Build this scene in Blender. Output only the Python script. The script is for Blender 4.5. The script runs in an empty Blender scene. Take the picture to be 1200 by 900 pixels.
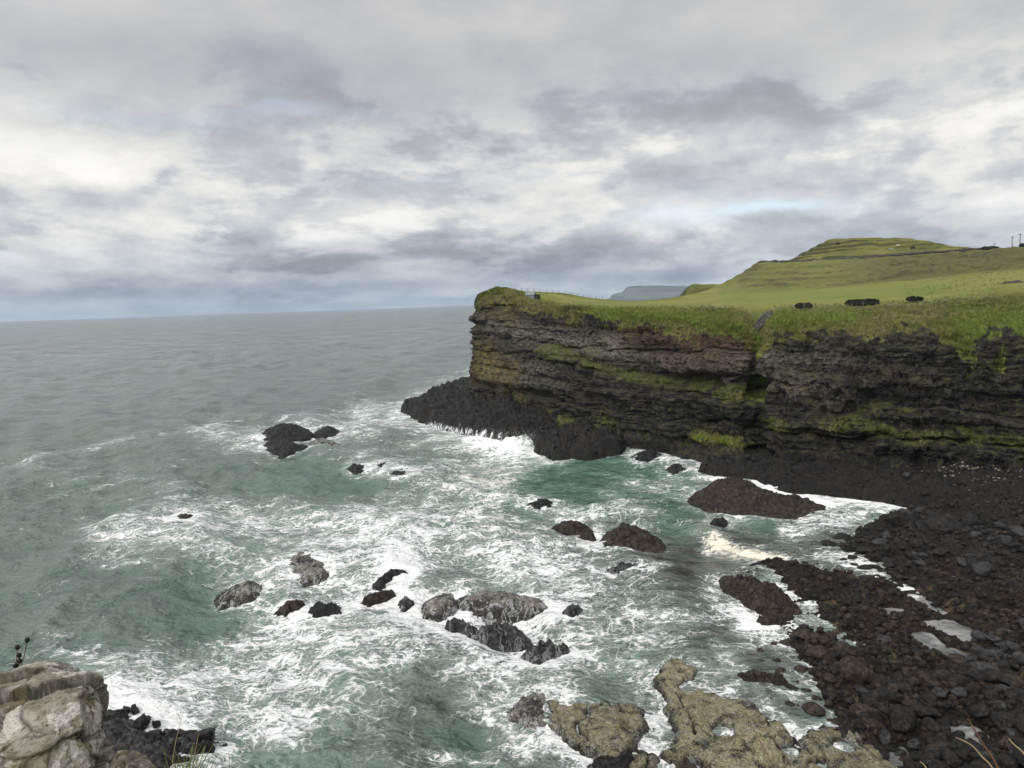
import bpy, bmesh, math, random
import numpy as np
from mathutils import Vector, Matrix

random.seed(7)
RNG = np.random.default_rng(11)
SC = bpy.context.scene
COL = SC.collection
R = math.radians

# ------------------------------------------------------------------ camera
H = 25.0                                   # eye height above the sea (m)
F = 901.0                                  # focal length in pixels of a 1200 px wide picture
PITCH, ROLL = R(-6.0), R(-1.96)
cam_data = bpy.data.cameras.new('camera')
cam = bpy.data.objects.new('camera', cam_data); COL.objects.link(cam)
cam_data.sensor_fit = 'HORIZONTAL'; cam_data.sensor_width = 36.0
cam_data.lens = 36.0 * F / 1200.0
cam_data.clip_start = 0.05; cam_data.clip_end = 60000
CAMROT = Matrix.Rotation(R(90) + PITCH, 3, 'X') @ Matrix.Rotation(ROLL, 3, 'Z')
cam.matrix_world = Matrix.Translation((0, 0, H)) @ CAMROT.to_4x4()
SC.camera = cam
RM = np.array(CAMROT); CPOS = np.array([0, 0, H])

def ray(px, py):
    v = np.stack([(np.asarray(px, float) - 600) / F, -(np.asarray(py, float) - 450) / F, -np.ones_like(np.asarray(px, float))], -1)
    return v @ RM.T
def P(px, py, depth):                       # point at a forward distance
    return CPOS + ray(px, py) * np.asarray(depth, float)[..., None]
def at(px, py, z=0.0):                      # point on a level plane
    d = ray(px, py); t = (z - H) / d[..., 2]
    return CPOS + d * t[..., None]
def project(V):
    c = (V - CPOS) @ RM
    w = np.maximum(-c[..., 2], 1e-3)
    return 600 + F * c[..., 0] / w, 450 - F * c[..., 1] / w

# ------------------------------------------------------------------ node helper
class NT:
    def __init__(s, tree):
        s.t = tree; s.n = tree.nodes; s.l = tree.links
    def link(s, a, b): s.l.new(a, b)
    def put(s, sock, v):
        if isinstance(v, bpy.types.NodeSocket): s.l.new(v, sock)
        elif v is not None:
            if isinstance(v, (tuple, list)) and sock.type == 'RGBA' and len(v) == 3: v = (*v, 1)
            sock.default_value = v
    def node(s, kind, **kw):
        n = s.n.new(kind)
        for k, v in kw.items(): setattr(n, k, v)
        return n
    def m(s, op, a, b=None, c=None, clamp=False):
        n = s.node('ShaderNodeMath', operation=op, use_clamp=clamp)
        s.put(n.inputs[0], a); s.put(n.inputs[1], b); s.put(n.inputs[2], c)
        return n.outputs[0]
    def vm(s, op, a, b=None):
        n = s.node('ShaderNodeVectorMath', operation=op)
        s.put(n.inputs[0], a); s.put(n.inputs[1], b)
        return n.outputs['Value'] if op in ('DOT_PRODUCT', 'LENGTH', 'DISTANCE') else n.outputs[0]
    def noise(s, vec, scale, detail=4, rough=0.55, dist=0.0, out='Fac', lac=2.0):
        n = s.node('ShaderNodeTexNoise')
        s.put(n.inputs['Vector'], vec); s.put(n.inputs['Scale'], scale); s.put(n.inputs['Detail'], detail)
        s.put(n.inputs['Roughness'], rough); s.put(n.inputs['Distortion'], dist); s.put(n.inputs['Lacunarity'], lac)
        return n.outputs[out]
    def vor(s, vec, scale, feature='F1', out='Distance', rnd=1.0):
        n = s.node('ShaderNodeTexVoronoi', feature=feature)
        s.put(n.inputs['Vector'], vec); s.put(n.inputs['Scale'], scale); s.put(n.inputs['Randomness'], rnd)
        return n.outputs[out]
    def map(s, v, a, b, c=0.0, d=1.0, smooth=True):
        n = s.node('ShaderNodeMapRange', interpolation_type='SMOOTHSTEP' if smooth else 'LINEAR')
        n.clamp = True
        for i, x in enumerate((v, a, b, c, d)): s.put(n.inputs[i], x)
        return n.outputs[0]
    def mix(s, f, a, b, blend='MIX'):
        n = s.node('ShaderNodeMix', data_type='RGBA', blend_type=blend)
        n.clamp_factor = True
        s.put(n.inputs[0], f); s.put(n.inputs[6], a); s.put(n.inputs[7], b)
        return n.outputs[2]
    def attr(s, name):
        return s.node('ShaderNodeAttribute', attribute_name=name).outputs['Fac']
    def scale(s, vec, xyz):
        n = s.node('ShaderNodeMapping'); s.put(n.inputs['Vector'], vec); n.inputs['Scale'].default_value = xyz
        return n.outputs[0]
    def pos(s): return s.node('ShaderNodeNewGeometry').outputs['Position']
    def obj(s): return s.node('ShaderNodeTexCoord').outputs['Object']
    def bump(s, h, dist, strength=1.0, normal=None):
        n = s.node('ShaderNodeBump'); s.put(n.inputs['Strength'], strength); s.put(n.inputs['Distance'], dist)
        s.put(n.inputs['Height'], h)
        if normal is not None: s.put(n.inputs['Normal'], normal)
        return n.outputs[0]

def material(name):
    mt = bpy.data.materials.new(name); mt.use_nodes = True
    t = NT(mt.node_tree); b = mt.node_tree.nodes['Principled BSDF']
    return mt, t, b
def finish(t, b, col, rough=0.8, normal=None, spec=0.3):
    t.put(b.inputs['Base Color'], col); t.put(b.inputs['Roughness'], rough)
    t.put(b.inputs['Specular IOR Level'], spec)
    if normal is not None: t.put(b.inputs['Normal'], normal)

# ------------------------------------------------------------------ world, sun, exposure
SUN_EL, SUN_AZ = R(38), R(215)             # azimuth clockwise from the view direction (+Y): behind, to the left
sun_dir = Vector((math.sin(SUN_AZ) * math.cos(SUN_EL), math.cos(SUN_AZ) * math.cos(SUN_EL), math.sin(SUN_EL)))
W = bpy.data.worlds.new('World'); SC.world = W; W.use_nodes = True
w = NT(W.node_tree); bg = W.node_tree.nodes['Background']
sky = w.node('ShaderNodeTexSky', sky_type='NISHITA'); sky.sun_disc = False
sky.sun_elevation = SUN_EL; sky.sun_rotation = SUN_AZ
gen = w.node('ShaderNodeTexCoord').outputs['Generated']
dr = w.vm('NORMALIZE', gen)
sx = w.node('ShaderNodeSeparateXYZ'); w.link(dr, sx.inputs[0])
ez = w.m('MAXIMUM', sx.outputs[2], 0.0)
cb = w.node('ShaderNodeCombineXYZ')
w.link(sx.outputs[0], cb.inputs[0]); w.link(sx.outputs[1], cb.inputs[1]); w.link(w.m('MULTIPLY', w.m('POWER', ez, 0.85), 2.1), cb.inputs[2])
cp = w.vm('ADD', cb.outputs[0], (3.37, 0.71, 0.23))
def cloud(off, scale, det=10, rough=0.60, dist=0.10):
    return w.noise(w.vm('ADD', cp, off), scale, det, rough, dist)
n0 = cloud((0, 0, 0), 3.3); n1 = cloud((0.015, 0.0, 0.075), 3.3)
relief = w.m('SUBTRACT', n0, n1)                       # tops of the billows catch the light, their bases do not
det = cloud((9, 4, 2), 9.0, 8, 0.6, 0.5)
big = cloud((1.3, 5.2, 1.0), 1.7, 4, 0.5, 0.2)
wrp = cloud((5.5, 2.2, 7.0), 4.0, 6, 0.6, 0.3)
az_ = w.m('ARCTAN2', sx.outputs[0], sx.outputs[1])
az_ = w.m('ADD', az_, w.m('MULTIPLY', w.m('SUBTRACT', wrp, 0.5), 0.30)); el_ = w.m('ADD', sx.outputs[2], w.m('MULTIPLY', w.m('SUBTRACT', n0, 0.5), 0.10))
def bank(px, py, wx_, wy_):
    d = ray(px, py); d = d / np.linalg.norm(d); a0, e0 = math.atan2(d[0], d[1]), d[2]
    u = w.m('DIVIDE', w.m('SUBTRACT', az_, a0), wx_ / F); v = w.m('DIVIDE', w.m('SUBTRACT', el_, e0), wy_ / F)
    return w.m('POWER', 2.718, w.m('MULTIPLY', w.m('ADD', w.m('MULTIPLY', u, u), w.m('MULTIPLY', v, v)), -1.0))
def banks(lst):
    tot = None
    for px, py, wx_, wy_, k in lst:
        b_ = w.m('MULTIPLY', bank(px, py, wx_, wy_), k); tot = b_ if tot is None else w.m('ADD', tot, b_)
    return tot
light_banks = banks([(90, 190, 150, 34, .26), (160, 262, 170, 16, .24), (400, 250, 130, 26, .20), (640, 262, 170, 26, .20), (520, 150, 110, 30, .14), (770, 318, 60, 14, .15), (60, 100, 90, 30, .12), (1150, 60, 120, 60, .10),
                     (330, 120, 320, 40, -.08), (700, 150, 300, 45, -.08), (250, 330, 420, 12, -.16), (150, 225, 140, 14, -.14), (1050, 200, 160, 30, -.06), (430, 205, 120, 14, -.10)])
gaps = banks([(150, 138, 90, 9, .75), (330, 134, 90, 6, .35), (860, 254, 110, 10, .8), (20, 115, 40, 12, .5), (620, 205, 60, 6, .3), (470, 215, 50, 5, .3)])
def ramp(t, fac, stops):
    n = t.node('ShaderNodeValToRGB'); cr = n.color_ramp
    while len(cr.elements) > 1: cr.elements.remove(cr.elements[-1])
    for i, (p_, c_) in enumerate(stops):
        e = cr.elements[0] if i == 0 else cr.elements.new(p_)
        e.position = p_; e.color = (*c_, 1)
    t.put(n.inputs[0], fac); return n.outputs[0]
# mean cloud colour by height above the horizon (sine of elevation / 0.5)
elw = w.m('ADD', w.m('DIVIDE', ez, 0.5), w.m('MULTIPLY', w.m('SUBTRACT', n0, 0.5), w.map(ez, 0.0, 0.12, 0.0, 0.22)))
base = ramp(w, elw, [(0.0, (.50, .54, .585)), (0.028, (.48, .525, .57)), (0.052, (.36, .40, .455)), (0.10, (.40, .425, .46)),
                     (0.20, (.56, .565, .57)), (0.34, (.60, .60, .595)), (0.46, (.50, .505, .51)), (0.58, (.43, .435, .445)), (0.72, (.46, .46, .465)), (1.0, (.50, .495, .495))])
amp = w.map(elw, 0.40, 0.60, 0.92, 0.24)
lum = w.m('ADD', 1.0, w.m('MULTIPLY', amp, w.m('ADD', w.m('MULTIPLY', relief, 2.3),
        w.m('ADD', w.m('MULTIPLY', w.m('SUBTRACT', det, 0.5), 0.42), w.m('MULTIPLY', w.m('SUBTRACT', big, 0.5), 0.9)))))
lum = w.m('ADD', w.m('ADD', lum, light_banks), w.m('MULTIPLY', amp, w.m('MULTIPLY', w.m('SUBTRACT', w.map(n0, 0.46, 0.53), 0.5), 0.20)))
lum = w.m('SMOOTH_MIN', w.m('SMOOTH_MAX', lum, 0.58, 0.3), 1.40, 0.25)
ccol = w.vm('MULTIPLY', base, None); vmn = ccol.node; w.link(lum, vmn.inputs[1])
ccol = w.vm('MULTIPLY', ccol, w.mix(w.map(lum, 0.72, 1.22), (.955, .985, 1.045), (1.015, 1.0, .972)))
ccol = w.vm('MULTIPLY', ccol, (12.2, 12.2, 12.2))
# the cloud sheet is thinner and brighter towards the sun, which stands behind the viewer
sd = w.vm('DOT_PRODUCT', dr, tuple(sun_dir))
glow = w.map(sd, -0.25, 1.0, 1.0, 3.0)
gl = w.vm('MULTIPLY', ccol, None); w.link(glow, gl.node.inputs[1])
# small gaps in which the sky shows pale blue
gap = w.m('MULTIPLY', w.m('MINIMUM', gaps, 1.0), w.map(n0, 0.60, 0.38, 0.0, 0.85))
skyc = w.vm('ADD', w.vm('MULTIPLY', sky.outputs[0], (0.9, 0.9, 0.9)), (4.2, 4.7, 5.2))
allc = w.mix(gap, gl, skyc)
w.link(allc, bg.inputs['Color']); bg.inputs['Strength'].default_value = 0.10

sun_data = bpy.data.lights.new('sun', 'SUN'); sun = bpy.data.objects.new('sun', sun_data); COL.objects.link(sun)
sun_data.energy = 1.5; sun_data.angle = R(10); sun_data.color = (1.0, 0.95, 0.87)
sun.rotation_euler = sun_dir.to_track_quat('Z', 'Y').to_euler(); sun.location = (0, 0, 120)
VS = SC.view_settings
VS.view_transform = 'Standard'; VS.look = 'None'; VS.gamma = 1.0; VS.exposure = 0.0; VS.use_curve_mapping = False
SC.render.engine = 'CYCLES'
SC.cycles.use_denoising = True
SC.cycles.volume_bounces = 0
SC.cycles.max_bounces = 5

# ------------------------------------------------------------------ numpy noise
def _h(ix, iy, iz, seed):
    n = (ix * 374761393 + iy * 668265263 + iz * 2147483647 + seed * 1274126177) & 0xffffffff
    n = ((n ^ (n >> 13)) * 1274126177) & 0xffffffff
    n = ((n ^ (n >> 15)) * 2246822519) & 0xffffffff
    return ((n ^ (n >> 16)) & 0xffffff) / float(0xffffff)
def vnoise(p, seed=0):
    p = np.asarray(p, float); i = np.floor(p).astype(np.int64); f = p - i
    f = f * f * f * (f * (f * 6 - 15) + 10)
    r = 0
    for dx in (0, 1):
        wx = f[..., 0] if dx else 1 - f[..., 0]
        for dy in (0, 1):
            wy = f[..., 1] if dy else 1 - f[..., 1]
            for dz in (0, 1):
                wz = f[..., 2] if dz else 1 - f[..., 2]
                r = r + wx * wy * wz * _h(i[..., 0] + dx, i[..., 1] + dy, i[..., 2] + dz, seed)
    return r * 2 - 1
def fbm(p, scale, oct=4, gain=0.5, seed=0, ridge=False):
    p = np.asarray(p, float) * np.asarray(scale, float)
    a, s, tot = 1.0, 0.0, 0.0
    for k in range(oct):
        n = vnoise(p + 17.3 * k, seed + k)
        if ridge: n = 1 - 2 * np.abs(n)
        s = s + a * n; tot += a; a *= gain; p = p * 2.03
    return s / tot
def sstep(a, b, x):
    t = np.clip((x - a) / (b - a), 0, 1); return t * t * (3 - 2 * t)
def seg_dist(X, Y, pts, closed=False):
    d = np.full(X.shape, 1e9); n = len(pts)
    for k in range(n if closed else n - 1):
        ax, ay = pts[k]; bx, by = pts[(k + 1) % n]
        vx, vy = bx - ax, by - ay; L = vx * vx + vy * vy + 1e-12
        t = np.clip(((X - ax) * vx + (Y - ay) * vy) / L, 0, 1)
        d = np.minimum(d, (X - ax - t * vx) ** 2 + (Y - ay - t * vy) ** 2)
    return np.sqrt(d)
def poly_sd(X, Y, pts):                     # signed distance, positive inside
    ins = np.zeros(X.shape, bool); n = len(pts)
    for k in range(n):
        ax, ay = pts[k]; bx, by = pts[(k + 1) % n]
        if ay == by: continue
        c = ((ay > Y) != (by > Y)) & (X < (bx - ax) * (Y - ay) / (by - ay) + ax)
        ins ^= c
    d = seg_dist(X, Y, pts, True)
    return np.where(ins, d, -d)
def stroke(X, Y, pts, w_):                  # soft brush along a line
    if len(pts) == 1: d = np.hypot(X - pts[0][0], Y - pts[0][1])
    else: d = seg_dist(X, Y, pts)
    return np.exp(-(d / w_) ** 2)

# ------------------------------------------------------------------ mesh helpers
def mesh_np(name, V, faces, attrs=None, smooth=True):
    V = np.ascontiguousarray(V, np.float32).reshape(-1, 3); faces = np.ascontiguousarray(faces, np.int32)
    nf, k = faces.shape
    me = bpy.data.meshes.new(name)
    me.vertices.add(len(V)); me.vertices.foreach_set('co', V.ravel())
    me.loops.add(nf * k); me.loops.foreach_set('vertex_index', faces.ravel())
    me.polygons.add(nf); me.polygons.foreach_set('loop_start', np.arange(0, nf * k, k, dtype=np.int32))
    me.polygons.foreach_set('use_smooth', np.full(nf, smooth))
    for an, av in (attrs or {}).items():
        a = me.attributes.new(an, 'FLOAT', 'POINT'); a.data.foreach_set('value', np.ascontiguousarray(av, np.float32).ravel())
    me.update(calc_edges=True); me.validate()
    return me
def grid_faces(nr, nc, keep=None):
    idx = np.arange(nr * nc).reshape(nr, nc)
    f = np.stack([idx[:-1, :-1], idx[:-1, 1:], idx[1:, 1:], idx[1:, :-1]], -1).reshape(-1, 4)
    if keep is not None: f = f[keep.reshape(-1)]
    return f
def obj(name, me, mat, parent=None):
    o = bpy.data.objects.new(name, me); COL.objects.link(o)
    if mat is not None and not me.materials: me.materials.append(mat)
    if parent is not None: o.parent = parent
    return o
def tag(o, label=None, cat=None, group=None, kind=None):
    if label: o['label'] = label
    if cat: o['category'] = cat
    if group: o['group'] = group
    if kind: o['kind'] = kind
    return o
def empty(name, loc, label, cat, group=None):
    o = bpy.data.objects.new(name, None); COL.objects.link(o); o.location = loc; o.empty_display_size = 0.3
    return tag(o, label, cat, group)
def compact(V, F_, attrs):
    used = np.zeros(len(V), bool); used[F_.ravel()] = True
    mp = np.cumsum(used) - 1
    return V[used], mp[F_], {k: a.ravel()[used] for k, a in attrs.items()}
def cr_interp(A, ts):                       # Catmull-Rom along axis 0 at fractional indices
    n = len(A); i = np.clip(np.floor(ts).astype(int), 0, n - 2); t = (ts - i)
    sh = (-1,) + (1,) * (A.ndim - 1); t = t.reshape(sh)
    p0, p1, p2, p3 = A[np.maximum(i - 1, 0)], A[i], A[i + 1], A[np.minimum(i + 2, n - 1)]
    m1, m2 = (p2 - p0) * 0.5, (p3 - p1) * 0.5
    return ((2 * t**3 - 3 * t**2 + 1) * p1 + (t**3 - 2 * t**2 + t) * m1 + (-2 * t**3 + 3 * t**2) * p2 + (t**3 - t**2) * m2)
def grid_normals(V):
    du = np.gradient(V, axis=1); dv = np.gradient(V, axis=0)
    n = np.cross(du, dv); return n / (np.linalg.norm(n, axis=-1, keepdims=True) + 1e-9)

# ------------------------------------------------------------------ materials
def mat_rock(name, dark, mid, light, wet=0.5, cover=None, cover_amt=0.5, scale=1.0, wetline=0.35, runnels=0.0):
    """sea rock: dark wet basalt, optional crust of barnacles or lichen where the rock stands clear of the water"""
    mt, t, b = material(name); p = t.pos()
    n = t.noise(p, 1.1 * scale, 6, 0.65); n2 = t.noise(p, 6.0 * scale, 5, 0.7)
    cr = t.vor(t.vm('ADD', p, t.noise(p, 1.5 * scale, 3, 0.6, out='Color')), 1.6 * scale, 'DISTANCE_TO_EDGE')
    col = t.mix(t.map(n, 0.36, 0.66), dark, mid)
    col = t.mix(t.map(n2, 0.56, 0.78, 0, 0.8), col, light)
    col = t.mix(t.map(cr, 0.05, 0.0, 0, 0.75), col, tuple(c * 0.35 for c in dark))
    z = t.node('ShaderNodeSeparateXYZ'); t.link(p, z.inputs[0])
    clear = t.map(t.m('ADD', z.outputs[2], t.m('MULTIPLY', t.m('SUBTRACT', n2, 0.5), 0.8)), wetline - 0.2, wetline + 0.3)
    rough = t.map(n2, 0.3, 0.7, 0.22 if wet else 0.7, 0.70 if wet else 0.95)
    if cover:
        sp = t.vor(p, 5.5 * scale, 'F1'); sp2 = t.noise(p, 14 * scale, 3, 0.7); patch = t.noise(p, 0.75 * scale, 4, 0.6)
        mask = t.m('MULTIPLY', clear, t.map(t.m('ADD', patch, t.m('MULTIPLY', t.m('SUBTRACT', sp2, 0.5), 0.7)), 0.62 - 0.3 * cover_amt, 0.74 - 0.3 * cover_amt))
        mask = t.m('MULTIPLY', mask, t.m('MULTIPLY', t.map(sp, 0.08, 0.22, 0.35, 1), t.map(t.noise(p, 8.5 * scale, 3, .65), .34, .46, .15, 1)))
        cc = t.mix(t.map(sp2, 0.35, 0.65), tuple(c * 0.62 for c in cover), cover)
        cc = t.mix(t.map(n, 0.42, 0.62, 0, 0.6), cc, tuple(c * g for c, g in zip(cover, (0.85, 0.86, 1.0))))
        col = t.mix(mask, col, cc)
    if runnels:
        rw = t.vm('ADD', t.scale(p, (1.0, 0.55, 0)), t.vm('MULTIPLY', t.noise(p, 0.8, 3, .6, out='Color'), (1.6, 1.6, 0)))
        rf = t.m('ABSOLUTE', t.m('SUBTRACT', t.noise(rw, 1.1, 4, .6), .5)); lowz = t.map(z.outputs[2], .75, .05, .25, 1)
        col = t.mix(t.m('MULTIPLY', t.map(rf, .035, .008, 0, runnels), lowz), col, (.62, .64, .64))
    h = t.m('ADD', t.m('MULTIPLY', n, 0.6), t.m('ADD', t.m('MULTIPLY', n2, 0.35), t.m('MULTIPLY', t.map(cr, 0.0, 0.08), 0.25)))
    finish(t, b, col, rough, t.bump(h, 0.35 / scale, 1.0), 0.22 if wet else 0.15)
    return mt
M_BLACK = mat_rock('wet_black_basalt', (.010, .010, .0105), (.028, .026, .026), (.10, .096, .094))
M_WET = mat_rock('wet_grey_basalt', (.012, .012, .0125), (.055, .053, .053), (.15, .148, .146), scale=1.6, runnels=.3)
M_BROWN = mat_rock('brown_weedy_basalt', (.016, .013, .011), (.050, .037, .028), (.10, .08, .062))
M_BARN = mat_rock('barnacled_basalt', (.018, .017, .016), (.062, .058, .053), (.15, .14, .13), cover=(.235, .215, .175), cover_amt=.55, wetline=.05, runnels=.45)
M_YELLOW = mat_rock('ochre_crusted_basalt', (.02, .019, .018), (.05, .045, .038), (.1, .09, .075), cover=(.36, .315, .175), cover_amt=.85, scale=1.4, wetline=.24, runnels=.2)
M_BOULD = mat_rock('dark_boulder_stone', (.009, .0084, .008), (.026, .0232, .021), (.085, .078, .07), scale=2.0)
M_BOULDB = mat_rock('brown_boulder_stone', (.022, .0165, .012), (.060, .044, .033), (.115, .092, .072), scale=2.0)
M_BOULDG = mat_rock('grey_boulder_stone', (.03, .03, .032), (.06, .06, .062), (.11, .11, .11), scale=2.0)

def simple_mat(name, col, rough=0.8, var=0.25, scale=6.0, spec=0.3, bump=0.0):
    mt, t, b = material(name); p = t.obj(); n = t.noise(p, scale, 5, 0.6)
    c = t.mix(t.map(n, 0.3, 0.7), tuple(x * (1 - var) for x in col), tuple(min(1, x * (1 + var)) for x in col))
    finish(t, b, c, rough, t.bump(n, bump) if bump else None, spec)
    return mt

# ------------------------------------------------------------------ the mainland shore in plan
SHORE_PX = [(474, 481), (490, 489), (510, 497), (535, 505), (560, 511), (590, 516), (627, 516), (630, 528), (648, 537), (690, 536), (726, 531),
    (735, 521), (770, 516), (800, 519), (818, 527), (838, 540), (821, 549), (836, 557), (862, 556), (884, 560), (906, 573), (960, 577), (1000, 583), (1050, 590),
    (1094, 598), (1075, 606), (1035, 608), (1012, 622), (1000, 640), (1030, 655), (1062, 680), (1098, 700), (1118, 716), (1110, 724), (1090, 716),
    (1062, 696), (1040, 688), (985, 677), (935, 660), (905, 657), (925, 680), (960, 702), (985, 722), (1008, 746), (1030, 766), (1000, 768), (960, 745), (938, 740),
    (935, 752), (955, 770), (962, 790), (975, 800), (978, 820), (995, 838), (992, 850), (1020, 868), (1050, 896), (1070, 930), (1120, 1010), (1500, 1150), (2300, 900), (2100, 640)]
_s = at(np.array([p[0] for p in SHORE_PX], float), np.array([p[1] for p in SHORE_PX], float), 0.3)[:, :2]
SHORE = [tuple(p) for p in _s] + [(170, 120), (60, 150), (40, 175), (15, 215), (-8, 214)]
_b = at(np.array([552., 525., 494.]), np.array([446., 456., 470.]), 0.3)[:, :2]
SHORE += [tuple(p) for p in _b]
POOLS_PX = [[(1083, 728), (1118, 727), (1138, 736), (1150, 747), (1130, 749), (1110, 743)], [(1070, 744), (1088, 742), (1108, 757), (1132, 764), (1126, 774), (1104, 770)],
            [(1150, 710), (1178, 713), (1192, 720), (1170, 719)], [(1050, 683), (1062, 684), (1090, 702), (1080, 705)], [(1108, 842), (1130, 840), (1150, 856), (1165, 872), (1168, 890), (1140, 884), (1118, 866)],
            [(1040, 882), (1056, 878), (1062, 890), (1046, 896)], [(1036, 712), (1056, 712), (1054, 720), (1040, 720)], [(1088, 602), (1128, 606), (1140, 611), (1108, 612)], [(1098, 668), (1118, 672), (1150, 688), (1130, 686)]]
POOLS = [[tuple(q) for q in at(np.array([p[0] for p in pl], float), np.array([p[1] for p in pl], float), 0.15)[:, :2]] for pl in POOLS_PX]

def shore_height(X, Y):
    p3 = np.stack([X, Y, np.zeros_like(X)], -1)
    wob = fbm(p3, 0.35, 4, 0.55, 5)
    dist = np.hypot(X, Y)
    sd = poly_sd(X + wob * 1.0, Y + wob * 1.4 * (0.5 + dist / 160), SHORE)
    tip = sstep(30, 8, X) * sstep(95, 112, Y)                 # the bench under the headland stands higher than the beach
    low = sstep(75, 55, Y)
    eh = 0.25 + 1.5 * tip + 0.75 * sstep(70, 90, Y) * (1 - tip)
    shelf = sstep(-9, -1.5, sd) * sstep(16, 20, X) * sstep(86, 78, Y)
    b0 = -1.8 + 1.08 * shelf
    h = b0 + (eh - b0) * sstep(-1.6, 0.5 + 0.6 * (1 - tip), sd)
    h = h + np.clip(sd, 0, 30) * (0.06 - 0.02 * low) + np.clip(sd - 8, 0, 14) * 0.06 * (1 - low)
    strata = fbm(np.stack([X + 0.5 * Y, Y - 0.5 * X, X * 0], -1), (0.14, 0.5, 1), 5, 0.62, 21, ridge=True)
    rock = fbm(p3, 0.8, 5, 0.65, 33, ridge=True); clod = fbm(p3, 2.6, 3, 0.6, 36, ridge=True)
    inn = np.maximum(sstep(-3.5, 2, sd), .85 * shelf)
    h = h + inn * (strata * (0.75 + 0.75 * tip) + rock * (0.46 - .1 * tip) + clod * (0.22 - .14 * tip) + (0.5 + .7 * tip) * fbm(p3, 0.16, 3, 0.5, 38))
    q_ = 0.75 + 0.25 * wob; lv = np.floor(h / q_); h = np.where(sd > 1, h * (1 - .65 * tip) + .65 * tip * (lv + sstep(.55, 1, h / q_ - lv)) * q_, h)
    pool = np.zeros_like(X)
    for pl in POOLS:
        pool = np.maximum(pool, sstep(-0.7, 0.35, poly_sd(X + wob * 0.5, Y + wob * 0.7, pl)))
    flat = sstep(-2.0, 0.1, np.maximum.reduce([poly_sd(X, Y, pl) for pl in POOLS]))
    h = h * (1 - 0.75 * flat * low) + 0.05 * flat * low
    h = h * (1 - pool) + (-0.35) * pool
    return h, sd, pool

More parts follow.
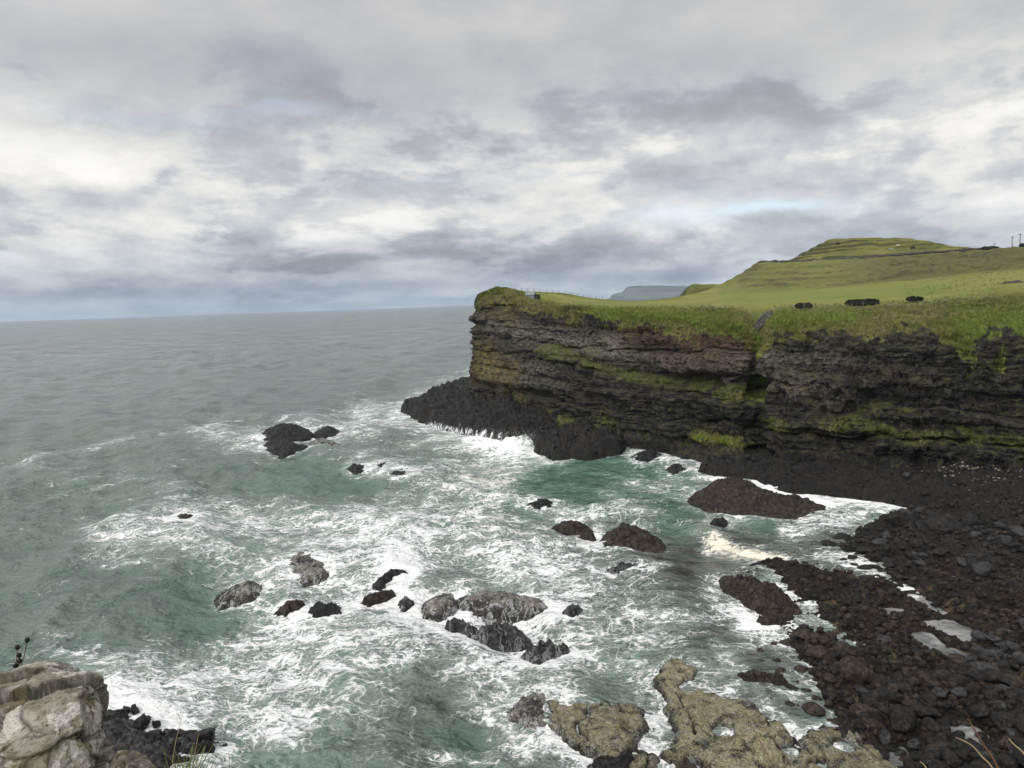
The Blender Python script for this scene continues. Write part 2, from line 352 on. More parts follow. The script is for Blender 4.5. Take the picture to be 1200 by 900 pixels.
# ------------------------------------------------------------------ rocks standing in the sea (outlines at the waterline, in photo pixels)
REEFS = [  # name, outline, height, material, label
 ('sea_rock', [(304, 513), (312, 503), (330, 497), (350, 498), (364, 504), (362, 511), (342, 517), (312, 518)], 2.6, M_BLACK, 'widest jagged black rock of the wave-washed outcrop left of the headland'),
 ('sea_rock', [(307, 521), (325, 516), (345, 518), (359, 522), (348, 528), (336, 532), (318, 527)], 1.6, M_BLACK, 'black rock at the near edge of the wave-washed outcrop, split by a white runnel'),
 ('sea_rock', [(367, 507), (378, 501), (390, 499), (400, 505), (392, 510), (374, 511)], 1.7, M_BLACK, 'small black rock at the headland end of the wave-washed outcrop'),
 ('sea_rock', [(362, 517), (376, 513), (398, 518), (384, 521), (368, 520)], 0.7, M_BARN, 'low grey slab awash beside the black outcrop'),
 ('sea_rock', [(409, 548), (417, 544), (428, 547), (428, 555), (416, 554)], 1.5, M_BLACK, 'leftmost of three small black rocks in foam beyond the middle of the bay'),
 ('sea_rock', [(437, 552), (444, 544), (456, 544), (452, 550), (443, 555)], 1.5, M_BLACK, 'middle one of three small black rocks in foam, leaning to one side'),
 ('sea_rock', [(454, 558), (466, 551), (477, 551), (485, 556), (476, 561), (460, 561)], 1.4, M_BLACK, 'rightmost and widest of three small black rocks in foam'),
 ('sea_rock', [(192, 611), (212, 604), (232, 607), (222, 613), (204, 615)], 0.35, M_BROWN, 'dark rock barely breaking the open water far from the shore'),
 ('sea_rock', [(333, 655), (346, 645), (363, 644), (388, 659), (387, 671), (372, 679), (352, 685), (342, 674)], 0.85, M_BARN, 'rounded grey barnacled rock washed by foam, small knob at its back'),
 ('sea_rock', [(260, 690), (276, 681), (300, 679), (311, 687), (296, 698), (278, 703), (263, 700)], 0.6, M_BARN, 'low grey rock half under foam, farthest out of the barnacled ones'),
 ('sea_rock', [(460, 661), (468, 653), (482, 658), (476, 664)], 1.0, M_BLACK, 'small pointed black rock rising from white foam'),
 ('sea_rock', [(438, 682), (452, 671), (480, 667), (488, 674), (470, 680), (446, 687)], 0.7, M_BLACK, 'ragged low black ledge just in front of the small pointed rock'),
 ('sea_rock', [(420, 702), (448, 691), (463, 688), (466, 695), (446, 703), (426, 708)], 0.45, M_BROWN, 'brown rock awash in front of the ragged black ledge'),
 ('sea_rock', [(322, 713), (345, 705), (361, 707), (353, 717), (331, 719)], 0.4, M_BROWN, 'narrow brown rock awash beside a smooth dark one'),
 ('sea_rock', [(362, 713), (378, 707), (401, 710), (403, 716), (380, 720)], 0.55, M_BLACK, 'smooth dark rock like a whale back in the foam'),
 ('sea_rock', [(490, 706), (505, 698), (535, 694), (533, 712), (515, 722), (496, 721)], 0.55, M_BARN, 'grey barnacled ledge at the seaward end of the long flat reef'),
 ('sea_rock', [(536, 698), (562, 690), (600, 691), (640, 700), (650, 711), (625, 718), (580, 714), (545, 710)], 0.75, M_BARN, 'long flat grey reef with a dark rim, half covered by foam'),
 ('sea_rock', [(545, 741), (565, 731), (590, 730), (612, 737), (616, 745), (582, 748)], 0.5, M_WET, 'dark ledge swept by white water in front of the long flat reef'),
 ('sea_rock', [(645, 617), (664, 611), (690, 612), (689, 619), (662, 624)], 0.8, M_BROWN, 'low brown rock on the seaward side of the pointed mid-bay rock'),
 ('sea_rock', [(682, 627), (692, 620), (701, 629), (694, 636)], 0.7, M_BROWN, 'small brown rock wedged in foam beside the pointed mid-bay rock'),
 ('sea_rock', [(703, 630), (716, 617), (736, 611), (752, 622), (779, 633), (777, 644), (750, 649), (722, 646), (706, 640)], 1.9, M_BROWN, 'bare brown wedge-shaped rock in the middle of the bay'),
 ('sea_rock', [(612, 591), (630, 585), (650, 588), (646, 594), (622, 594)], 0.45, M_BLACK, 'dark rock barely above the green water off the headland bench'),
 ('sea_rock', [(740, 534), (755, 527), (776, 530), (777, 537), (760, 541), (745, 540)], 1.2, M_BLACK, 'rounded black rock close under the headland cliff'),
 ('sea_rock', [(795, 536), (804, 530), (814, 533), (811, 540), (798, 540)], 1.0, M_BLACK, 'small black rock in white water near the cliff foot'),
 ('sea_rock', [(778, 547), (792, 543), (802, 549), (786, 552)], 0.7, M_BLACK, 'low black rock nearest the green water under the cliff'),
 ('sea_rock', [(805, 585), (822, 574), (848, 566), (878, 568), (905, 579), (940, 579), (969, 591), (956, 603), (920, 608), (880, 606), (840, 599), (815, 593)], 1.7, M_BROWN, 'large whale-backed dark island rock with a hump at its seaward end'),
 ('sea_rock', [(832, 613), (846, 607), (854, 611), (850, 616), (838, 617)], 0.6, M_BLACK, 'small dark rock in front of the whale-backed island'),
 ('sea_rock', [(838, 676), (860, 680), (900, 689), (925, 700), (937, 713), (930, 725), (905, 730), (880, 716), (862, 700), (846, 690)], 1.0, M_BROWN, 'brown weed-covered reef with knobbly top between two water channels'),
 ('sea_rock', [(880, 724), (900, 724), (932, 730), (918, 734), (892, 732)], 0.5, M_BROWN, 'thin brown ledge along the near side of the weedy reef'),
 ('sea_rock', [(655, 716), (668, 709), (690, 712), (684, 721), (664, 722)], 0.4, M_WET, 'dark slab awash just landward of the long flat reef'),
 ('sea_rock', [(520, 733), (538, 725), (556, 729), (548, 738), (528, 740)], 0.4, M_WET, 'ragged dark slab awash between the two halves of the central reef'),
 ('sea_rock', [(462, 708), (478, 700), (490, 704), (480, 713), (466, 714)], 0.4, M_WET, 'small dark slab awash at the seaward tip of the long flat reef'),
 ('sea_rock', [(700, 668), (740, 660), (775, 666), (760, 674), (715, 675)], 0.3, M_WET, 'flat dark rock barely awash in front of the bare brown wedge'),
 ('sea_rock', [(612, 762), (640, 752), (668, 758), (655, 768), (626, 771)], 0.35, M_WET, 'thin dark ledge in white water between the central reef and the ochre slabs'),
 ('rock_ledge', [(594, 838), (604, 824), (622, 810), (646, 818), (640, 836), (646, 852), (626, 861), (604, 852)], 0.7, M_BARN, 'grey barnacled end of the reef, broken by surf at its seaward tip'),
 ('rock_ledge', [(644, 822), (680, 819), (715, 824), (752, 836), (757, 850), (735, 858), (742, 872), (768, 884), (770, 930), (700, 915), (690, 885), (664, 866), (646, 848)], 0.65, M_YELLOW, 'ochre crusted ledge left of the white foaming gap'),
 ('rock_ledge', [(774, 792), (790, 777), (814, 780), (828, 805), (850, 815), (885, 824), (908, 845), (918, 862), (948, 872), (975, 910), (985, 950), (790, 960), (792, 905), (776, 880), (793, 855), (786, 822)], 0.85, M_YELLOW, 'broadest ochre crusted slab, holding small dark pools'),
 ('rock_ledge', [(932, 864), (968, 849), (998, 856), (1030, 880), (1052, 904), (1070, 950), (1000, 950), (966, 896)], 0.75, M_YELLOW, 'ochre crusted slab that meets the dark boulders of the beach'),
 ('rock_ledge', [(858, 784), (880, 787), (905, 793), (925, 800), (905, 801), (876, 796)], 0.3, M_BROWN, 'thin brown shelf just above grey shallow water near the boulders'),
 ('sea_rock', [(694, 888), (712, 880), (736, 882), (742, 896), (730, 915), (700, 912)], 0.8, M_BLACK, 'wet black rock below the ochre ledge at the bottom edge'),
 ('rock_ledge', [(110, 836), (130, 832), (165, 838), (190, 852), (225, 862), (256, 862), (266, 880), (240, 892), (225, 930), (100, 960), (60, 900)], 0.75, M_WET, 'black rocky ledge at the foot of our own cliff below the pale rock'),
]
def to_plan(pts, z):
    return [tuple(q) for q in at(np.array([p[0] for p in pts], float), np.array([p[1] for p in pts], float), z)[:, :2]]
SLAB_POOLS = to_plan([(846, 850)], 0.5) + to_plan([(925, 872)], .5) + to_plan([(988, 866)], 0.5) + to_plan([(812, 888)], 0.5) + to_plan([(806, 800)], .5)
for i, (nm, pts, hh, mt, lab) in enumerate(REEFS):
    flat = mt in (M_YELLOW, M_BARN) or i in (27, len(REEFS) - 1) or mt is M_WET
    if flat: poly = to_plan(pts, 0.15)
    else:
        y1 = max(p[1] for p in pts); y0 = min(p[1] for p in pts)
        poly = to_plan([(p[0], y1 - (y1 - p[1]) * 0.84) for p in pts], 0.1)
        hh = max(0.45, (0.24 if i == 25 else 0.32) * (y1 - y0) * math.hypot(*poly[0]) / F)
    xs, ys = [p[0] for p in poly], [p[1] for p in poly]
    cx, cy = sum(xs) / len(xs), sum(ys) / len(ys); dist = math.hypot(cx, cy)
    st = max(0.08, min(0.22, dist * 0.0012)); mg = 1.6
    gx = np.arange(min(xs) - mg, max(xs) + mg, st); gy = np.arange(min(ys) - mg, max(ys) + mg, st * 1.3)
    X, Y = np.meshgrid(gx, gy)
    p3 = np.stack([X, Y, np.full_like(X, i * 7.7)], -1)
    wob = fbm(p3, 0.55, 4, 0.6, 3 + i); wob2 = fbm(p3 + 50, 0.55, 4, 0.6, 3 + i)
    wk = 1.5 if mt is M_YELLOW else 1.7 if mt is M_BLACK else 1.1
    sd = poly_sd(X + wob * 0.6 * wk, Y + wob2 * 0.9 * wk, poly)
    sd = sd + (0.55 if mt is M_YELLOW else 0.45 if mt is M_BARN else 0.35 if mt is M_BLACK else 0.15)
    ms = max(sd.max(), 0.5)
    wdt = min(0.9, ms * 0.7) if flat else ms * 0.85
    if i == len(REEFS) - 1: hh = 0.9
    elif i == 27: hh = 0.95
    elif flat: hh *= 0.42 if mt is M_YELLOW else 0.40
    prof = sstep(-0.6, wdt, sd) if mt is M_YELLOW else 0.55 * sstep(-0.75, 0.45, sd) + 0.45 * sstep(0.0, ms * 0.8, sd)
    Z = -1.1 + (hh + 1.1) * prof
    st_ = fbm(np.stack([X + 0.6 * Y, Y - 0.6 * X, X * 0 + i * 5.1], -1), (0.5, 1.5, 1), 5, 0.62, 40 + i, ridge=True)
    jag = fbm(p3, 1.3, 5, 0.62, 60 + i, ridge=True)
    if flat: Z = Z + prof * (({M_YELLOW: .07, M_BARN: .26}.get(mt, .45)) * st_ + (0.07 if mt is M_YELLOW else 0.20 if mt is not M_BROWN and mt is not M_WET else .5) * jag)
    else: Z = Z + prof * (hh * 0.42 * st_ + (0.14 + (0.36 if mt is M_BLACK else 0.26) * hh) * jag) + prof * hh * 0.5 * np.maximum(0, fbm(p3, 0.4, 2, 0.5, 80 + i))
    if i == 25:
        hx, hy = to_plan([(852, 576)], 1.5)[0]; Z = Z + 1.6 * np.exp(-(((X - hx) / 3.6) ** 2 + ((Y - hy) / 4) ** 2))
    if mt is M_YELLOW:
        Z = Z * 0.9 + 0.04; Z = Z - 0.32 * sstep(.10, .45, fbm(p3 + 3, .7, 4, .6, 95)) * (.25 + .75 * sstep(2.4, .4, sd)) + .10 * fbm(p3, .35, 3, .5, 96)
        for (ux, uy) in SLAB_POOLS: Z = Z - 0.75 * np.exp(-(((X - ux) / 0.55) ** 2 + ((Y - uy) / 0.6) ** 2) ** 1.5)
        crk = fbm(p3 + 9, (0.5, 0.35, 1), 3, 0.5, 90); Z = Z - 0.35 * np.exp(-(crk / 0.035) ** 2)
    keep = (Z[:-1, :-1] > -0.9) | (Z[1:, 1:] > -0.9)
    V = np.stack([X, Y, Z], -1).reshape(-1, 3); Fc = grid_faces(*X.shape, keep)
    V, Fc, _ = compact(V, Fc, {})
    V = V - np.array([cx, cy, 0])
    o = obj(nm, mesh_np(nm, V, Fc), mt); o.location = (cx, cy, 0)
    tag(o, lab, 'rock')
    REEFS[i] = REEFS[i] + (poly,)

# ------------------------------------------------------------------ the sea
def fan(az0, az1, naz, th):
    az = np.linspace(R(az0), R(az1), naz); r = H / np.tan(th)
    X = r[:, None] * np.sin(az)[None]; Y = r[:, None] * np.cos(az)[None]
    return X, Y
th_far = np.linspace(H / 16000, R(4.0), 170)
th = np.concatenate([th_far, np.linspace(R(4.0), R(36), 620)[1:], np.linspace(R(36), R(48), 30)[1:]])
azs = np.concatenate([np.linspace(-75, -37, 40), np.linspace(-37, 40, 900)[1:], np.linspace(40, 62, 60)[1:]])
rr = H / np.tan(th)
AZ, RR = np.meshgrid(np.radians(azs), rr)
X, Y = RR * np.sin(AZ), RR * np.cos(AZ)
Xf, Yf = X, Y
flatpx, flatpy = project(np.stack([X, Y, np.zeros_like(X)], -1))
# waves: a short-crested swell running in to the bay
Zs = np.zeros_like(X)
wr = np.random.default_rng(5)
dr_step = np.gradient(rr)[:, None]; dr_step = np.abs(dr_step)
for k in range(46):
    lam = 2.2 * (1.10 ** k) if k < 30 else 9 + 2.1 * (k - 30)
    ang = R(-62 + wr.normal(0, 26)); kk = 2 * math.pi / lam
    ph = wr.uniform(0, 6.28)
    fade = sstep(2.2, 4.5, lam / dr_step)
    gate = 0.5 + 0.9 * vnoise(np.stack([X / (lam * 3.1), Y / (lam * 3.1), np.full_like(X, k * 3.3)], -1), k)
    s_ = np.sin(kk * (X * math.sin(ang) - Y * math.cos(ang)) + ph)
    Zs += fade * np.maximum(gate, 0) * (lam ** 0.85) * 0.0105 * (1.25 * ((s_ * 0.5 + 0.5) ** 1.7) * 2 - 1)
p3 = np.stack([X, Y, np.zeros_like(X)], -1)
chop = fbm(p3, 0.32, 4, 0.55, 12, ridge=True) * 0.16 * sstep(260, 120, RR)
Zs += chop
# calmer inside the rocks
SHD = np.full(X.shape, -99.0); near = (RR < 240)
SHD[near] = poly_sd(X[near], Y[near], SHORE)
calm = sstep(-14, 0.5, SHD)
Zs *= 1 - 0.72 * calm
Zs *= 1 - 0.45 * sstep(620, 760, flatpx) * sstep(640, 700, flatpy)
# surges breaking on the rocks
for (qx, qy, wx_, hh) in [(596, 521, 3.4, 1.6), (560, 513, 3.0, 0.9), (615, 519, 1.8, 1.3), (905, 572, 2.2, 0.9), (780, 893, 0.9, 0.6), (490, 640, 5, 0.5), (540, 612, 6, 0.55), (380, 500, 4, 0.7), (300, 512, 5, 0.5), (560, 592, 5, .7), (590, 640, 5, .6)]:
    c = to_plan([(qx, qy)], 0.4)[0]
    Zs += hh * np.exp(-(((X - c[0]) / wx_) ** 2 + ((Y - c[1]) / (wx_ * 0.8)) ** 2)) * (0.75 + 0.5 * fbm(p3, 0.9, 3, 0.6, 4))
# where foam lies
foam = np.zeros_like(X)
FS = [([(250, 508), (300, 515), (345, 505), (410, 500)], 22, .60), ([(425, 483), (480, 492), (540, 512), (600, 526)], 20, .80), ([(470, 478), (520, 452), (552, 440)], 13, .55),
      ([(560, 520), (620, 528), (660, 542)], 14, .85), ([(430, 540), (520, 545), (600, 560)], 22, .40), ([(0, 546), (60, 535), (130, 521), (262, 494)], 6, .42), ([(60, 575), (150, 560)], 8, .25), ([(0, 556), (90, 548)], 10, .25),
      ([(120, 640), (220, 612), (330, 610), (420, 620)], 26, .60), ([(430, 615), (520, 605), (560, 590)], 30, .52), ([(480, 650), (580, 640), (680, 655)], 40, .55),
      ([(400, 640), (460, 650)], 30, .55), ([(270, 665), (400, 690), (470, 700)], 30, .48), ([(120, 810), (190, 800), (300, 775), (400, 740), (470, 715)], 38, .55), ([(140, 830), (260, 830), (330, 790)], 44, .62), ([(160, 860), (300, 850), (420, 840)], 40, .40),
      ([(330, 850), (420, 790), (520, 760)], 40, .42), ([(300, 730), (380, 760)], 30, .3), ([(480, 735), (580, 722), (660, 712)], 26, .62), ([(560, 770), (640, 760), (720, 740), (780, 732)], 26, .58), ([(560, 800), (640, 790)], 30, .5),
      ([(680, 770), (730, 775), (755, 800), (765, 840), (745, 875)], 18, .55), ([(590, 800), (580, 840), (620, 880), (690, 885)], 22, .55), ([(520, 885), (600, 895)], 16, .45), ([(640, 870), (700, 878)], 14, .55), 
      ([(735, 720), (790, 735), (850, 718), (870, 740)], 11, .42), ([(830, 700), (858, 716), (890, 750), (850, 775)], 10, .5), ([(840, 760), (870, 790), (840, 830)], 10, .45), ([(880, 800), (900, 830), (925, 850)], 9, .4), ([(880, 738), (940, 760), (980, 790)], 12, .5),
      ([(910, 690), (955, 705), (990, 735), (1012, 765)], 10, .55), ([(760, 522), (800, 528), (822, 545), (850, 560)], 13, .62), ([(700, 550), (760, 560), (830, 590)], 22, .26), ([(720, 600), (790, 612), (830, 628)], 14, .35),
      ([(836, 634), (870, 645), (915, 656)], 9, 1.25), ([(886, 562), (905, 575), (950, 582)], 7, 1.35), ([(960, 585), (1030, 592), (1088, 599)], 9, .85), ([(920, 622), (980, 614), (1035, 606)], 8, .75), ([(950, 600), (1010, 602)], 9, .5), ([(1015, 625), (1035, 640)], 8, .5), ([(960, 650), (1010, 660), (1062, 690)], 7, .45),
      ([(660, 605), (700, 600), (702, 640)], 9, .6), ([(640, 590), (560, 575)], 14, .35), ([(640, 660), (700, 690), (760, 700)], 20, .42), ([(770, 885), (790, 893)], 9, 1.2), ([(1080, 604), (1120, 608)], 5, .6), ([(1055, 686), (1075, 696)], 5, .8), ([(1150, 712), (1190, 720)], 5, .7)]
for pts, wd, st in FS:
    foam = np.maximum(foam, 0) + st * stroke(flatpx, flatpy, pts, wd) * (1 - 0.45 * np.clip(foam, 0, 1))
for r_ in REEFS:
    poly = r_[5]; c = np.mean(poly, 0); rad = max(np.hypot(p[0] - c[0], p[1] - c[1]) for p in poly) + 7
    mk = (np.abs(X - c[0]) < rad) & (np.abs(Y - c[1]) < rad)
    d = -poly_sd(X[mk], Y[mk], poly)
    fs = {'rock_ledge': .36}.get(r_[0], .52)
    foam[mk] += fs * np.exp(-(np.maximum(d, 0) / (1.6 if r_[2] > .9 else 1.2)) ** 2)
foam += 0.34 * np.exp(-(np.maximum(-SHD, 0) / 2.0) ** 2) * sstep(-6, -1, SHD + 0) * (1 - sstep(-0.5, 3, SHD))
bay = sstep(470, 600, flatpy + 0.06 * (flatpx - 400)) * sstep(-100, 200, flatpx)
foam += 0.30 * bay
# clear water
for pts, wd, st in [([(650, 548), (720, 545)], 15, .6), ([(600, 578), (690, 580)], 16, .4), ([(800, 620), (790, 660)], 30, .35), ([(250, 545), (420, 580)], 20, .25), ([(120, 700), (230, 720), (200, 760)], 45, .22), ([(400, 850), (470, 830), (500, 800)], 26, .10), ([(500, 850), (540, 865)], 22, .25), ([(300, 880), (270, 872)], 16, .35), ([(820, 720), (700, 670)], 30, .15), ([(900, 870), (880, 770)], 20, .25)]:
    foam -= st * stroke(flatpx, flatpy, pts, wd)
foam *= 0.80
foam = np.clip(foam, -.3, 9) + (0.05 + 0.34 * np.clip(foam, 0, 1) * np.clip(1.3 - foam, 0, 1)) * (1.2 * fbm(p3, 0.10, 3, 0.6, 71) + 0.9 * fbm(p3, 0.32, 3, 0.6, 72)) * sstep(420, 520, flatpy)
crest = sstep(0.18, 0.5, Zs) * sstep(700, 120, RR)
foam += 0.10 * crest * bay
pool = np.zeros_like(X)
for pl in POOLS:
    mk = near
    pool[mk] = np.maximum(pool[mk], sstep(-2, 0, poly_sd(X[mk], Y[mk], pl)))
f0 = np.clip(foam, 0, 2); foam = 0.73 * (1 - np.exp(-1.35 * f0)) + 0.50 * sstep(1.05, 1.40, f0)
foam = np.clip(foam * (1 - 0.85 * pool * sstep(720, 728, flatpy)), 0, 1.4)
Zs *= 1 - pool
green = 0.25 * sstep(430, 560, flatpy)
for pts, wd, st in [([(650, 548), (720, 545), (780, 560)], 30, .7), ([(600, 580), (700, 585), (790, 610), (850, 640)], 34, .7), ([(860, 620), (960, 612)], 14, .6), ([(330, 560), (560, 575)], 30, .35), ([(680, 750), (780, 720), (745, 790)], 40, .35), ([(120, 560), (330, 620)], 60, .15), ([(300, 720), (440, 800), (300, 870)], 90, .3)]:
    green = green + st * stroke(flatpx, flatpy, pts, wd)
shal = 0 * X
for pts, wd, st in [([(700, 665), (830, 690), (900, 760), (900, 850)], 60, .8), ([(980, 650), (1060, 690), (1100, 730)], 45, .8), ([(940, 740), (1000, 800)], 40, .6), ([(560, 750), (470, 840)], 50, .45), ([(720, 870), (780, 840)], 60, .6), ([(500, 700), (640, 740)], 40, .4), ([(800, 660), (960, 640)], 30, .5)]:
    shal = shal + st * stroke(flatpx, flatpy, pts, wd)
shal = np.clip(shal * 1.45 * (0.75 + 0.9 * fbm(p3, 0.22, 4, 0.6, 51)), 0, 1)
cream = stroke(flatpx, flatpy, [(836, 634), (870, 645), (915, 656)], 16) + 0.5 * stroke(flatpx, flatpy, [(560, 560), (610, 565)], 16)
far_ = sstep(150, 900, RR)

mt, t, b = material('sea_water'); M_SEA = mt
p = t.pos()
nD = t.noise(t.scale(p, (0.8, 1.0, 1)), 0.028, 6, 0.62, 0.4); nA = t.noise(t.scale(p, (1, 1.25, 1)), 0.11, 5, 0.6); nB = t.noise(t.scale(p, (1.0, 1.4, 1)), 0.5, 5, 0.62); nC = t.noise(p, 2.4, 4, 0.6)
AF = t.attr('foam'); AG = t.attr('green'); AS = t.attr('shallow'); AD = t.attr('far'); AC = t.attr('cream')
# lace of foam: filaments of warped noise and cells at two sizes
def warped(scale, amount, detail=3):
    return t.vm('ADD', p, t.vm('MULTIPLY', t.vm('SUBTRACT', t.noise(p, scale, detail, 0.6, out='Color'), (.5, .5, .5)), (amount, amount, 0)))
wp = t.scale(warped(0.25, 5.0), (0.8, 1.0, 0)); wp2 = t.scale(warped(0.7, 2.6), (0.8, 1.0, 0))
def fil(v, sc, k, det=2): return t.m('SUBTRACT', 1.0, t.m('MULTIPLY', t.m('ABSOLUTE', t.m('SUBTRACT', t.noise(v, sc, det, 0.5), 0.5)), k), clamp=True)
r1 = fil(wp, 0.55, 8.0); r2 = fil(wp2, 1.25, 7.5); r3 = fil(wp2, 2.9, 7.0, 3)
e1 = t.map(t.vor(wp2, 0.85, 'DISTANCE_TO_EDGE'), 0.0, 0.24, 1, 0, False)
fs = t.noise(p, 3.4, 5, 0.7, 0.5); fb = t.noise(wp, 0.30, 6, 0.62)
lace = t.m('MAXIMUM', t.m('MAXIMUM', r1, t.m('MULTIPLY', r2, 0.92)), t.m('MAXIMUM', t.m('MULTIPLY', r3, 0.80), t.m('MULTIPLY', e1, 0.90)))
fill = t.map(fb, 0.30, 0.70, 0, 1, False)
pat = t.m('ADD', t.m('MULTIPLY', lace, 0.62), t.m('ADD', t.m('MULTIPLY', fill, 0.28), t.m('MULTIPLY', t.map(fs, 0.25, 0.75, 0, 1, False), 0.14)))
thr = t.m('SUBTRACT', 0.97, t.m('MULTIPLY', AF, 0.62))
fmask = t.map(pat, t.m('SUBTRACT', thr, 0.06), t.m('ADD', thr, 0.12))
thin = t.map(pat, t.m('SUBTRACT', thr, 0.40), t.m('ADD', thr, 0.05), 0, 0.40)
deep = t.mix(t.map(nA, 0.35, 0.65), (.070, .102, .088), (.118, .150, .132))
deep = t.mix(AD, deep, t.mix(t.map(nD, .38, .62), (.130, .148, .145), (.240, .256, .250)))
gcol = t.mix(t.map(nB, 0.35, 0.65), (.040, .094, .064), (.085, .150, .108))
wc = t.mix(AG, deep, gcol)
sc_ = t.mix(t.map(nB, 0.38, 0.62), (.034, .035, .032), (.095, .097, .090))
wc = t.mix(AS, wc, sc_)
wc = t.mix(t.attr('scum'), wc, t.mix(t.map(fb, .4, .6), (.10, .104, .104), (.26, .262, .258)))
milk = t.m('MULTIPLY', thin, t.map(AF, 0.05, 0.5))
wc = t.mix(milk, wc, (.42, .50, .47))
fcol = t.mix(t.map(fs, 0.35, 0.65), (.66, .68, .68), (.82, .83, .82))
fcol = t.mix(AC, fcol, (.80, .73, .60))
col = t.mix(fmask, wc, fcol)
rough = t.mix(fmask, (.16, .16, .16), (.95, .95, .95))
rough = t.m('MAXIMUM', t.m('MULTIPLY', AD, 0.26), rough)
hh = t.m('ADD', t.m('MULTIPLY', nA, t.map(AD, 0, 1, 5.0, 17.0)), t.m('ADD', t.m('MULTIPLY', nB, t.map(AD, 0, 1, 1.0, 2.6)), t.m('MULTIPLY', nC, 0.14)))
hh = t.m('ADD', hh, t.m('MULTIPLY', nD, t.map(AD, 0, 1, 0.0, 45.0)))
hh = t.m('MULTIPLY', hh, t.map(t.attr('calm'), 0, 1, 1, 0.3))
nrm = t.bump(hh, 1.0, 0.85)
nrm = t.bump(t.m('MULTIPLY', fmask, t.m('ADD', 0.4, fs)), 0.10, 0.8, nrm)
finish(t, b, col, rough, nrm, t.map(fmask, 0, 1, 0.5, 0.12)); b.inputs['IOR'].default_value = 1.33
calm_a = np.clip(calm * 0.7 + pool, 0, 1)
V = np.stack([X, Y, Zs], -1)
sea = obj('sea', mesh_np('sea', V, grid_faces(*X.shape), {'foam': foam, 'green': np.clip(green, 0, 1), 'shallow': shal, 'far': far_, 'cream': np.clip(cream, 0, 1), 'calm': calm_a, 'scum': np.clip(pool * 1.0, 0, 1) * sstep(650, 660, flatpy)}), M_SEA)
tag(sea, kind='structure')

# ------------------------------------------------------------------ the rocky shore under the headland
azs = np.concatenate([np.linspace(-9, 36, 760), np.linspace(36, 56, 120)[1:]])
ths = np.concatenate([np.linspace(R(5.6), R(34), 760), np.linspace(R(34), R(52), 60)[1:]])
AZ, TH = np.meshgrid(np.radians(azs), ths); RRs = (H - 0.6) / np.tan(TH)
X, Y = RRs * np.sin(AZ), RRs * np.cos(AZ)
Z, sd, pl_ = shore_height(X, Y)
spx, spy = project(np.stack([X, Y, Z], -1))
keep = np.maximum.reduce([Z[:-1, :-1], Z[1:, 1:], Z[1:, :-1], Z[:-1, 1:]]) > -1.2
falls = stroke(spx, spy, [(505, 499), (530, 504), (560, 509), (585, 513)], 9) * 0.95
rust = np.clip(stroke(spx, spy, [(1000, 560), (1090, 570), (1200, 580)], 16) * .7 + stroke(spx, spy, [(1100, 650), (1180, 700), (1200, 760)], 40) * .8 + stroke(spx, spy, [(1000, 690), (1070, 740)], 26) * .7 + stroke(spx, spy, [(1060, 800), (1150, 780)], 24) * .6, 0, 1)
weed = sstep(640, 700, spy) * sstep(890, 930, spx)
mt, t, b = material('shore_rock'); p = t.pos(); M_SHORE = mt
n = t.noise(t.scale(p, (1, 2.2, 2)), 0.55, 7, 0.68); n2 = t.noise(p, 4.5, 5, 0.72); n3 = t.noise(p, 1.7, 5, 0.7, 0.6)
col = t.mix(t.map(n, 0.36, 0.68), (.007, .0066, .0063), (.023, .0198, .0168))
col = t.mix(t.map(n2, 0.58, 0.78, 0, .8), col, (.075, .068, .062))
col = t.mix(t.m('MULTIPLY', t.attr('rust'), t.map(n3, 0.50, 0.68, 0, .7)), col, (.060, .032, .020))
col = t.mix(t.m('MULTIPLY', t.attr('weed'), t.map(n3, 0.5, 0.30)), col, (.052, .035, .018))
col = t.mix(t.m('MULTIPLY', t.attr('weed'), t.map(t.noise(p, 0.5, 4, 0.6), 0.54, 0.66, 0, .8)), col, (.115, .082, .044))
st_ = t.noise(t.scale(p, (1, 1, 0.12)), 2.2, 4, 0.6)
fm = t.map(t.m('ADD', t.attr('falls'), t.m('MULTIPLY', t.m('SUBTRACT', st_, 0.5), 2.2)), 0.72, 1.10)
col = t.mix(fm, col, (.72, .74, .75))
finish(t, b, col, t.map(n2, 0.3, 0.7, 0.38, 0.8), t.bump(t.m('ADD', n, t.m('MULTIPLY', n2, 0.5)), 0.45, 1.0), 0.2)
V = np.stack([X, Y, Z], -1).reshape(-1, 3); Fc = grid_faces(*X.shape, keep)
V, Fc, at_ = compact(V, Fc, {'falls': falls, 'rust': rust, 'weed': weed})
tag(obj('shore', mesh_np('shore', V, Fc, at_), M_SHORE), kind='structure')

